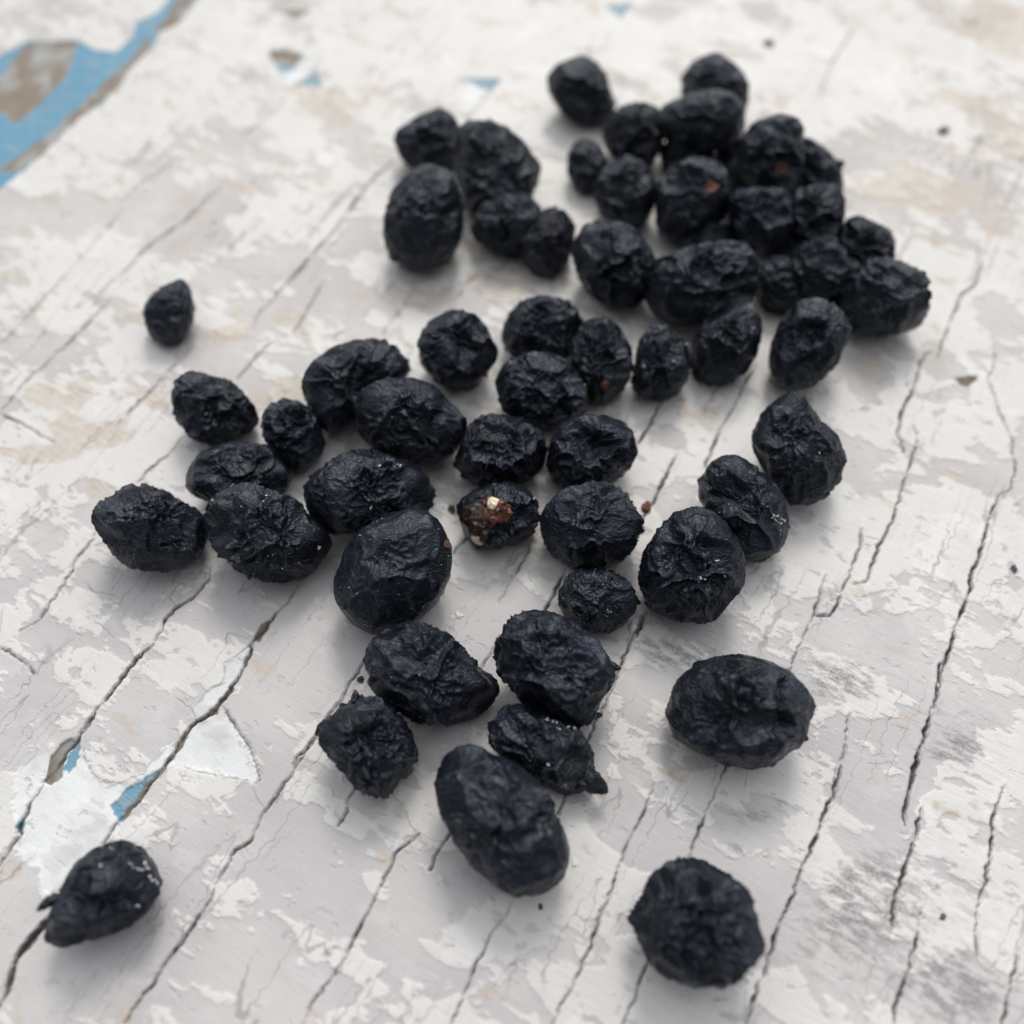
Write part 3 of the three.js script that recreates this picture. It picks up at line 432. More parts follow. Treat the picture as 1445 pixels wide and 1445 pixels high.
// [view, label, options, outline]; options: lift (mm), w = wrinkle strengths, spots = what shows on the skin, in the same view
const BERRIES = [
  ['R1', 'smooth bluish berry, upper left one of the tight group left of the main pile', { f: 1 }, [190, 490, 200, 430, 290, 370, 380, 335, 440, 365, 470, 420, 480, 520, 460, 600, 380, 640, 290, 610, 220, 560]],
  ['R1', 'broad bulky berry with lumpy right shoulder, biggest of the group left of the pile', { f: 1 }, [470, 430, 530, 395, 620, 395, 700, 430, 760, 485, 815, 560, 838, 625, 810, 680, 795, 740, 700, 790, 560, 800, 490, 770, 465, 600]],
  ['R1', 'tall egg shaped berry, lowest left in the group left of the main pile', { f: 1 }, [150, 790, 180, 710, 260, 620, 340, 590, 430, 630, 470, 720, 485, 830, 475, 930, 430, 1010, 340, 1055, 240, 1050, 165, 1000, 140, 900]],
  ['R1', 'knobbly dark berry squeezed between the broad bulky berry and a small brownish one', { w: 1.2 }, [580, 770, 660, 725, 760, 715, 830, 770, 850, 830, 810, 960, 730, 1010, 640, 980, 560, 930, 535, 870]],
  ['R1', 'small brownish berry with a lobed top, right end of the group left of the pile', { brown: 1 }, [830, 810, 900, 780, 960, 810, 995, 870, 990, 950, 960, 1040, 890, 1090, 820, 1080, 770, 1020, 740, 930, 770, 860]],
  ['R1', 'round berry at the far upper left end of the main pile', { f: 1 }, [880, 190, 920, 140, 980, 115, 1030, 95, 1100, 130, 1140, 190, 1155, 250, 1180, 310, 1160, 380, 1080, 400, 990, 390, 930, 330, 890, 260]],
  ['R1', 'very small round berry on the left edge of the main pile', { f: 1, brown: 0.6 }, [970, 540, 1000, 490, 1050, 470, 1110, 500, 1140, 560, 1150, 620, 1120, 690, 1060, 710, 1000, 690, 970, 620]],
  ['R1', 'rounded brown tinged berry just right of and below the very small one', { brown: 0.5 }, [1110, 640, 1160, 580, 1240, 550, 1320, 590, 1360, 660, 1365, 740, 1330, 830, 1280, 870, 1180, 840, 1110, 800, 1095, 720]],
  ['R1', 'dull brownish berry below and right of the far upper left round berry', { brown: 0.8 }, [1130, 400, 1200, 330, 1290, 305, 1370, 330, 1400, 400, 1390, 500, 1340, 590, 1240, 590, 1160, 540, 1130, 470]],
  ['R1', 'plump round berry alone in the gap at the left front of the main pile', {}, [1000, 950, 1040, 880, 1110, 840, 1200, 850, 1280, 890, 1330, 960, 1365, 1050, 1330, 1160, 1270, 1220, 1180, 1225, 1090, 1190, 1030, 1110, 1000, 1030]],
  ['R2', 'topmost berry of the whole picture, with a small peak on its crown', { f: 1, grow: 1.04 }, [270, 190, 310, 130, 380, 95, 430, 80, 490, 125, 550, 190, 565, 270, 540, 350, 470, 400, 350, 400, 290, 330, 262, 260]],
  ['R2', 'broad smooth berry directly in front of the topmost berry', { f: 1, lift: 1.6 }, [160, 390, 200, 320, 290, 280, 400, 260, 480, 270, 525, 340, 525, 430, 470, 500, 350, 520, 240, 490, 170, 450]],
  ['R2', 'dark berry in the pile directly above the left one of the orange scarred berries', {}, [170, 520, 220, 480, 300, 470, 360, 500, 420, 560, 380, 640, 280, 660, 190, 630]],
  ['R2', 'hollow sided berry with an orange scar, right upper side of the main pile', { lift: 1.5, scars: [[712, 600, 30]] }, [550, 470, 600, 410, 690, 375, 770, 385, 805, 440, 800, 560, 780, 660, 720, 705, 620, 700, 550, 640, 530, 550]],
  ['R2', 'half hidden berry wedged left of the right hand orange scarred berry', {}, [420, 540, 460, 480, 530, 470, 580, 540, 560, 630, 480, 640]],
  ['R2', 'berry with an orange scar near the middle left of the main pile', { lift: 0.6, scars: [[395, 685, 28]] }, [160, 690, 210, 620, 300, 570, 390, 580, 455, 630, 475, 720, 440, 820, 350, 890, 220, 920, 165, 870]],
  ['R2', 'berry with ragged nubs on its right side, upper right edge of the main pile', { flaps: [[940, 600, 995, 562, 74], [950, 700, 992, 668, 66]] }, [800, 560, 790, 490, 850, 480, 920, 530, 955, 570, 980, 620, 985, 680, 970, 740, 900, 760, 830, 740, 790, 660]],
  ['R2', 'rounded berry below the one with ragged nubs, on the right edge of the pile', { lift: 0.5 }, [760, 760, 800, 710, 880, 690, 960, 690, 990, 750, 985, 830, 970, 920, 900, 960, 800, 960, 760, 900]],
  ['R2', 'bluish berry with a frosted rim in the middle of the main pile', { bloom: 1.6, lift: 1.2 }, [480, 760, 520, 710, 620, 700, 720, 710, 760, 760, 755, 850, 720, 920, 660, 965, 560, 930, 500, 870]],
  ['R2', 'partly hidden smooth topped berry behind the big cup shaped one at the pile front', { f: 1 }, [270, 900, 310, 850, 390, 835, 460, 870, 490, 940, 440, 1010, 330, 1010, 260, 960]],
  ['R2', 'big berry with a cup shaped lid like top, front of the main pile', { lift: 0.2, ridges: [[280, 1050, 330, 1120, 430, 1150, 530, 1120, 575, 1050]] }, [120, 1090, 180, 1020, 280, 980, 400, 950, 500, 950, 570, 1000, 590, 1070, 570, 1160, 540, 1220, 440, 1260, 340, 1290, 220, 1290, 150, 1240, 115, 1160]],
  ['R2', 'folded berry with leafy wrinkles on its front, centre right of the main pile', { w: 1.3, lift: 0.6 }, [760, 1010, 800, 960, 880, 930, 960, 930, 995, 1000, 1000, 1080, 960, 1170, 870, 1210, 770, 1170, 720, 1090]],
  ['R2', 'round berry above the spiky ended one at the right edge of the pile', {}, [980, 890, 1020, 845, 1070, 830, 1140, 860, 1200, 890, 1218, 950, 1210, 1020, 1140, 1070, 1040, 1070, 985, 1010]],
  ['R2', 'wide berry with spiky torn right end, rightmost of the main pile', { flaps: [[1300, 1100, 1370, 1068, 84], [1330, 1195, 1380, 1180, 80], [1310, 1260, 1350, 1292, 72]] }, [1000, 1150, 1060, 1080, 1120, 1030, 1200, 1020, 1270, 1050, 1330, 1075, 1360, 1120, 1372, 1190, 1350, 1260, 1330, 1300, 1260, 1335, 1160, 1345, 1050, 1330, 1000, 1270]],
  ['R2', 'shadowed berry low in the pile left of the leafy wrinkled one', {}, [600, 1080, 680, 1010, 760, 1020, 800, 1100, 790, 1200, 730, 1250, 660, 1250, 610, 1180]],
  ['R2', 'shadowed berry sunk between the two orange scarred berries of the main pile', { grow: 1 }, [605, 650, 604, 707, 552, 738, 498, 731, 453, 713, 420, 675, 418, 624, 443, 576, 495, 552, 547, 574, 576, 610]],
  ['R2', 'shadowed berry sunk between the bluish frosted berry and the big cup topped one', { grow: 1 }, [672, 890, 644, 947, 591, 974, 536, 983, 484, 962, 451, 918, 439, 859, 473, 806, 536, 799, 586, 816, 639, 836]],
  ['R2', 'shadowed berry sunk above the frosted bluish berry, under the nubbed one', { grow: 1 }, [870, 700, 847, 747, 808, 778, 757, 783, 710, 766, 668, 728, 667, 671, 713, 638, 759, 627, 810, 618, 861, 644]],
  ['R2', 'shadowed berry sunk between the leafy wrinkled berry and the spiky ended one', { grow: 1 }, [1090, 1090, 1073, 1135, 1034, 1160, 988, 1170, 933, 1163, 901, 1118, 921, 1068, 951, 1037, 987, 1005, 1042, 1003, 1080, 1041]],
  ['R2', 'shadowed berry low in the pile just above the crater faced one', { grow: 1 }, [1055, 1215, 1038, 1247, 1013, 1273, 973, 1293, 931, 1274, 922, 1233, 927, 1199, 938, 1163, 974, 1142, 1016, 1150, 1048, 1177]],
  ['R2', 'shadowed berry sunk between the bluish frosted berry and the leafy wrinkled one', { grow: 1 }, [796, 960, 790, 1003, 763, 1050, 705, 1056, 666, 1019, 645, 981, 634, 936, 658, 892, 707, 871, 760, 877, 795, 914]],
  ['R5', 'berry with a star shaped calyx crater on its face, front right of the pile', { crater: [[1050, 205, 62]], lift: 0.2 }, [880, 330, 890, 250, 930, 150, 990, 80, 1080, 60, 1160, 90, 1215, 170, 1200, 240, 1150, 340, 1060, 420, 960, 440, 900, 400]],
  ['R5', 'berry with a smooth lit facet edged by a ridge, left of the crater faced one', { flecks: [[660, 215], [815, 185], [805, 195], [820, 300]], ridges: [[660, 215, 720, 250, 770, 290, 830, 300]], dents: [[740, 350, 80, 0.14]] }, [560, 330, 570, 230, 630, 140, 700, 95, 780, 90, 840, 130, 855, 200, 830, 290, 790, 360, 720, 410, 640, 415, 580, 390]],
  ['R5', 'small upright berry with white flecks and vertical folds, left of the ridge faceted one', { w: 1.3, flecks: [[440, 180], [450, 195], [490, 320], [555, 240], [370, 340], [560, 350]] }, [330, 330, 350, 240, 400, 170, 450, 160, 510, 210, 550, 250, 565, 340, 545, 400, 500, 460, 430, 480, 350, 460, 320, 410]],
  ['R3', 'small smooth berry lying alone on the upper left paint', { f: 1, w: 0.6 }, [295, 190, 320, 130, 380, 80, 470, 42, 510, 90, 530, 190, 510, 270, 470, 330, 410, 345, 340, 320, 305, 250]],
  ['R3', 'berry with a blunt nub at its upper left, topmost of the left hand cluster', { flaps: [[540, 500, 505, 470, 55]], dents: [[610, 590, 90, 0.1]] }, [430, 530, 470, 480, 530, 460, 590, 480, 680, 500, 750, 560, 800, 630, 820, 690, 770, 740, 660, 780, 580, 800, 500, 750, 445, 690, 425, 600]],
  ['R3', 'small knobbly berry with a curled crest, right side of the left hand cluster', { w: 1.4, crater: [[970, 690, 70]] }, [830, 680, 860, 620, 940, 585, 1010, 600, 1060, 650, 1100, 710, 1120, 790, 1090, 860, 1010, 920, 930, 900, 880, 830, 840, 770]],
  ['R3', 'smooth dark oval berry in the middle of the left hand cluster', { w: 0.8, c: 0.6 }, [490, 960, 510, 890, 570, 820, 680, 785, 790, 785, 880, 800, 950, 870, 965, 950, 930, 1020, 800, 1060, 650, 1070, 560, 1040, 500, 1010]],
  ['R3', 'bluish oval berry with a slit at its lower right, leftmost of the left hand cluster', { bloom: 1.3, creases: [[395, 1255, 480, 1240]], dents: [[380, 1110, 60, 0.1]], ridges: [[150, 1150, 230, 1150, 330, 1130, 440, 1080, 540, 1130]] }, [65, 1130, 90, 1060, 160, 1030, 200, 985, 300, 975, 400, 1000, 460, 1050, 540, 1090, 575, 1150, 585, 1220, 550, 1290, 470, 1350, 370, 1370, 240, 1350, 160, 1290, 100, 1200]],
  ['R3', 'finely wrinkled berry sprinkled with white dust, lowest of the left hand cluster', { w: 1.2, dust: 26, flecks: [[605, 1060], [615, 1050], [850, 1050], [855, 1035], [1090, 1255], [1085, 1265], [700, 975], [690, 1340]] }, [575, 1120, 600, 1050, 680, 990, 780, 970, 900, 1010, 990, 1050, 1050, 1120, 1130, 1180, 1145, 1250, 1060, 1370, 1000, 1410, 880, 1420, 760, 1390, 660, 1320, 590, 1220]],
  ['R4', 'oval berry with a round nub on its upper right, behind the wide dark berry', { flaps: [[345, 250, 345, 225, 56]], bloom: 1.1, w: 0.8, brown: 0.25 }, [20, 400, 60, 320, 150, 260, 240, 230, 320, 225, 400, 260, 450, 310, 462, 350, 430, 400, 360, 450, 270, 520, 190, 590, 110, 600, 60, 550, 30, 460]],
  ['R4', 'wide dark berry in front of the oval one with a round nub', { w: 1.1 }, [230, 500, 280, 420, 380, 385, 480, 390, 560, 420, 620, 490, 680, 540, 680, 610, 640, 690, 560, 730, 440, 740, 320, 690, 250, 610]],
  ['R4', 'faceted round berry standing apart at the upper centre with a shiny flat facet', { w: 0.9, dents: [[680, 220, 70, 0.1], [740, 310, 50, 0.12]] }, [490, 240, 530, 160, 620, 110, 710, 120, 770, 180, 810, 260, 815, 300, 780, 360, 720, 430, 640, 440, 550, 390, 500, 320]],
  ['R4', 'rounded berry at the top of the centre group, right of the faceted round one', {}, [830, 230, 850, 140, 900, 80, 980, 50, 1080, 60, 1140, 100, 1165, 170, 1160, 250, 1100, 300, 960, 310, 860, 290]],
  ['R4', 'berry with a small reddish scar on its lower front, right end of the centre group', { scars: [[1255, 412, 22]] }, [1120, 230, 1180, 150, 1260, 140, 1320, 190, 1360, 270, 1365, 350, 1340, 420, 1280, 480, 1200, 500, 1150, 440, 1115, 330]],
  ['R4', 'greenish black wrinkled berry in the middle of the centre group', { w: 1.2, lift: 0.3, flecks: [[1165, 415], [870, 325]] }, [805, 400, 850, 320, 930, 285, 1020, 280, 1090, 310, 1130, 360, 1180, 430, 1185, 510, 1120, 570, 1030, 600, 920, 570, 840, 520]],
  ['R4', 'berry with meandering brain like ridges, directly behind the torn berry', { w: 1.6, ridges: [[770, 600, 770, 680, 800, 740, 840, 700, 830, 650], [880, 600, 900, 680, 870, 720, 930, 700]] }, [665, 660, 690, 590, 760, 530, 840, 540, 930, 550, 990, 600, 1015, 670, 1000, 750, 930, 810, 840, 830, 740, 830, 670, 790, 635, 740]],
  ['R4', 'berry with a rumpled hollow top, right of the brain ridged one', { w: 1.3, dents: [[1200, 660, 70, 0.14]], ridges: [[1090, 640, 1160, 600, 1260, 600, 1330, 650, 1340, 720]] }, [1025, 660, 1080, 570, 1150, 540, 1240, 540, 1320, 560, 1370, 610, 1385, 690, 1340, 770, 1280, 820, 1180, 850, 1080, 840, 1015, 760]],
  ['R4', 'torn berry showing reddish pulp and a cream seed at the picture centre', { pulp: 1, seeds: [[803, 898, 31, 27], [738, 1045, 36, 26]], flecks: [[960, 875]] }, [650, 910, 690, 860, 770, 820, 870, 810, 940, 840, 975, 890, 985, 960, 960, 1020, 900, 1060, 820, 1080, 740, 1085, 690, 1040, 660, 970]],
  ['R4', 'round berry with folded seams on its face, right of the torn berry', { ridges: [[1150, 870, 1140, 1000, 1200, 1000, 1240, 930, 1320, 930, 1400, 980]], bloom: 1.2 }, [990, 950, 1030, 890, 1090, 840, 1180, 810, 1270, 815, 1340, 860, 1380, 920, 1410, 980, 1390, 1060, 1320, 1130, 1220, 1170, 1120, 1160, 1040, 1110, 1000, 1040]],
  ['R4', 'wide berry with wavy ridges on its top, behind the big round matt berry', { w: 1.5, ridges: [[240, 830, 270, 760, 330, 750, 390, 760], [260, 850, 300, 900, 350, 880]], flecks: [[410, 745], [330, 750], [300, 910]] }, [25, 840, 50, 780, 120, 740, 180, 700, 260, 675, 360, 695, 450, 730, 520, 770, 560, 840, 550, 910, 480, 970, 350, 1000, 260, 1010, 150, 1030, 70, 990, 35, 910]],
  ['R4', 'big round matt berry with a brown scar on its right edge', { w: 0.5, c: 0.3, bloom: 1.4, dust: 30, scars: [[616, 1060, 26]], dents: [[370, 1130, 60, 0.05]], ridges: [[370, 1200, 430, 1150, 510, 1130]] }, [150, 1210, 190, 1100, 260, 1000, 360, 945, 470, 920, 550, 950, 600, 1020, 625, 1100, 615, 1200, 570, 1300, 490, 1370, 400, 1400, 310, 1430, 220, 1380, 160, 1290]],
  ['R4', 'small grainy berry with a pinched right tip, left of the bulky trio berry', { bloom: 1.3, w: 0.8, dust: 14, flaps: [[1360, 1300, 1400, 1305, 44], [1090, 1260, 1066, 1245, 34]] }, [1065, 1260, 1110, 1185, 1200, 1155, 1290, 1175, 1350, 1215, 1385, 1280, 1375, 1340, 1330, 1390, 1260, 1430, 1180, 1420, 1100, 1370, 1065, 1310]],
  ['R5', 'smooth berry with a humped top, upper right one of the trio right of centre', { w: 0.75, ridges: [[1020, 480, 1060, 570, 1100, 630], [1020, 690, 1050, 640, 1110, 630, 1130, 680]], dents: [[960, 600, 80, 0.1]], flecks: [[1088, 692]] }, [815, 610, 860, 520, 930, 460, 1000, 440, 1050, 490, 1090, 560, 1160, 620, 1195, 710, 1170, 800, 1110, 870, 1030, 900, 950, 890, 910, 820, 850, 740, 820, 680]],
  ['R5', 'grainy berry with a pale dusty right edge, middle one of the trio right of centre', { bloom: 1.4, dust: 24, flaps: [[935, 985, 968, 1000, 36]], ridges: [[670, 760, 760, 800, 830, 870, 900, 950]], flecks: [[900, 945], [915, 950], [930, 960], [905, 965], [925, 975], [890, 950], [940, 965]] }, [590, 840, 620, 760, 690, 705, 760, 705, 830, 750, 890, 800, 940, 870, 960, 960, 950, 1040, 910, 1100, 840, 1135, 770, 1130, 700, 1050, 620, 940]],
  ['R5', 'bulky dark berry with a skin plate on it, lowest of the trio right of centre', { ridges: [[590, 1030, 520, 1080, 530, 1150, 590, 1210, 660, 1260]], flecks: [[612, 1200], [698, 1190], [600, 1195], [670, 1130]], w: 0.9 }, [350, 1200, 370, 1100, 430, 1000, 510, 930, 580, 915, 660, 940, 720, 1000, 760, 1060, 785, 1150, 770, 1240, 720, 1290, 660, 1370, 590, 1385, 470, 1360, 380, 1310]],
  ['R6', 'oblong berry with a lumpy right end, just below the big round matt berry', { ridges: [[360, 230, 450, 350, 540, 400, 640, 390], [440, 160, 560, 190, 640, 260]], bloom: 1.2, w: 0.8, dust: 14 }, [275, 300, 290, 210, 350, 140, 430, 120, 510, 110, 590, 150, 660, 200, 720, 270, 790, 330, 835, 370, 800, 430, 730, 500, 620, 530, 500, 520, 400, 470, 310, 390]],
  ['R6', 'net wrinkled berry with a sharp right tip, above the flat knobbed one', { w: 1.3, bloom: 1.3, flaps: [[1265, 280, 1322, 295, 44], [1200, 480, 1245, 492, 40]], ridges: [[880, 240, 960, 250, 1020, 330, 1100, 370, 1180, 400], [1070, 130, 1110, 220, 1070, 260], [900, 340, 980, 350, 1060, 430]] }, [795, 260, 820, 180, 870, 90, 940, 60, 1030, 70, 1130, 110, 1200, 170, 1260, 240, 1290, 300, 1280, 370, 1225, 440, 1220, 490, 1190, 530, 1120, 530, 1000, 480, 900, 420, 830, 340]],
  ['R6', 'berry with two ragged tips at its upper left, left of the flat knobbed one', { flaps: [[230, 440, 230, 385, 46], [130, 525, 70, 570, 54]], crater: [[320, 580, 60]], w: 1.1 }, [90, 560, 120, 510, 170, 450, 230, 420, 330, 415, 400, 470, 460, 550, 490, 640, 470, 720, 410, 760, 390, 810, 330, 830, 250, 800, 210, 750, 130, 660, 90, 610]],
  ['R6', 'flat crumpled berry with a knobbed lower right end, behind the largest smooth berry', { flaps: [[850, 480, 812, 500, 50], [1120, 725, 1256, 820, 128]], c: 1.25, dents: [[930, 610, 80, 0.16], [1130, 680, 60, 0.12]], ridges: [[1040, 560, 1040, 650, 1060, 760], [800, 540, 880, 500, 990, 540]], flecks: [[1020, 510], [1040, 515], [1055, 520], [1060, 545], [1100, 545], [1130, 548], [1085, 770], [1090, 775], [1020, 690], [1070, 820], [1100, 822]], w: 0.9 }, [770, 560, 800, 510, 850, 450, 950, 440, 1060, 480, 1150, 540, 1195, 620, 1210, 690, 1215, 760, 1150, 812, 1080, 815, 1000, 770, 880, 700, 800, 630]],
  ['R6', 'largest smooth berry with deep side folds, lowest of the bottom centre group', { w: 0.6, c: 0.7, dents: [[1030, 900, 60, 0.12], [860, 1050, 60, 0.1], [690, 850, 80, 0.1]], ridges: [[1040, 880, 1000, 960, 960, 1040, 900, 1040, 840, 960, 840, 860], [860, 1180, 960, 1150, 1080, 1100]] }, [560, 770, 590, 680, 660, 620, 730, 615, 790, 650, 890, 690, 960, 750, 1040, 840, 1060, 910, 1100, 1000, 1105, 1090, 1060, 1170, 980, 1220, 890, 1225, 800, 1180, 720, 1110, 640, 1010, 590, 900]],
  ['R7', 'berry with a pointed horn and white dust specks alone at the lower left corner', { w: 0.8, flaps: [[265, 890, 160, 950, 66]], flecks: [[440, 755], [565, 745], [580, 760], [600, 770], [630, 745], [640, 760], [650, 800], [665, 815], [680, 820], [690, 830], [490, 680], [585, 660], [600, 925], [615, 775]], dents: [[460, 910, 60, 0.1]] }, [270, 850, 320, 750, 410, 680, 510, 640, 600, 660, 670, 730, 710, 830, 690, 890, 640, 960, 560, 1020, 470, 1055, 380, 1080, 290, 1110, 200, 1085, 190, 1040, 215, 960]],
  ['R8', 'wide oval berry with a vertical slit at right, alone right of the bottom group', { w: 0.6, c: 0.6, creases: [[632, 200, 628, 330]], crater: [[500, 240, 48]], ridges: [[630, 190, 640, 300, 660, 400]], dents: [[400, 330, 60, 0.08]], flaps: [[705, 380, 720, 390, 30]] }, [245, 260, 280, 190, 350, 130, 430, 110, 490, 105, 570, 125, 650, 160, 710, 220, 740, 290, 720, 330, 712, 390, 660, 430, 590, 480, 510, 490, 430, 470, 340, 430, 270, 390, 245, 320]],
  ['R8', 'many faceted round berry lying alone nearest the bottom edge', { w: 1.1 }, [105, 980, 150, 930, 190, 850, 260, 800, 330, 785, 390, 810, 470, 860, 520, 910, 545, 1010, 570, 1090, 520, 1160, 450, 1220, 340, 1225, 240, 1190, 180, 1140, 140, 1050]],
];

const NA = 72;
class Shape {                                            // the outline seen from the eye, rounded to a body
  constructor(view, pts, grow) {
    const P = pairs(pts); let A = 0, cx = 0, cy = 0;
    for (let i = 0, j = P.length - 1; i < P.length; j = i++) { const k = P[j][0] * P[i][1] - P[i][0] * P[j][1]; A += k; cx += (P[j][0] + P[i][0]) * k; cy += (P[j][1] + P[i][1]) * k; }
    this.view = view; this.d = ray(view, cx / 3 / A, cy / 3 / A);
    this.w = this.d.clone().negate(); this.u = new THREE.Vector3(0, 1, 0).cross(this.w).normalize(); this.v = this.w.clone().cross(this.u);
    const Q = P.map(p => this.flat(p[0], p[1])), raw = new Float64Array(NA);
    for (let k = 0; k < NA; k++) {
      const a = k / NA * 2 * Math.PI, c = Math.cos(a), s = Math.sin(a); let best = 0;
      for (let i = 0, j = Q.length - 1; i < Q.length; j = i++) {
        const [ax, ay] = Q[j], ex = Q[i][0] - ax, ey = Q[i][1] - ay, den = c * ey - s * ex;
        if (Math.abs(den) < 1e-12) continue;
        const t = (ax * ey - ay * ex) / den, m = (ax * s - ay * c) / den;
        if (t > best && m >= -0.001 && m <= 1.001) best = t;
      }
      raw[k] = best * grow;
    }
    const blur = (src, sig) => { const n = Math.ceil(sig * 3), o = new Float64Array(NA); for (let k = 0; k < NA; k++) { let s = 0, t = 0; for (let i = -n; i <= n; i++) { const w = Math.exp(-i * i / (2 * sig * sig)); s += w * src[(k + i + NA * 2) % NA]; t += w; } o[k] = s / t; } return o; };
    this.raw = blur(raw, 0.6); this.R = blur(raw, 1.0); this.L = blur(raw, 6);
    let mean = 0, lo = 1e9; for (let k = 0; k < NA; k++) { mean += this.L[k] / NA; lo = Math.min(lo, this.L[k]); }
    this.mean = mean; this.D = 0.85 * Math.sqrt(lo * mean);
  }
  flat(x, y) { const e = ray(this.view, x, y), q = 1 / e.dot(this.d), X = e.multiplyScalar(q).sub(this.d); return [X.dot(this.u), X.dot(this.v)]; }
  radius(a, b, c) {                                      // of the smooth body along the unit direction (a, b, c)
    const cp = Math.sqrt(a * a + b * b), f = ((Math.atan2(b, a) / (2 * Math.PI)) + 1) % 1 * NA, i = Math.floor(f), t = f - i, i0 = i % NA, i1 = (i + 1) % NA;
    const r = mix(mix(this.L[i0], this.L[i1], t), mix(this.R[i0], this.R[i1], t), sstep(0.45, 0.95, cp));
    return 1 / Math.sqrt(cp * cp / (r * r) + c * c / (this.D * this.D));
  }
}
function segDist(px, py, ax, ay, bx, by) { const dx = bx - ax, dy = by - ay, t = clamp(((px - ax) * dx + (py - ay) * dy) / (dx * dx + dy * dy || 1e-12)); return Math.hypot(px - ax - dx * t, py - ay - dy * t); }

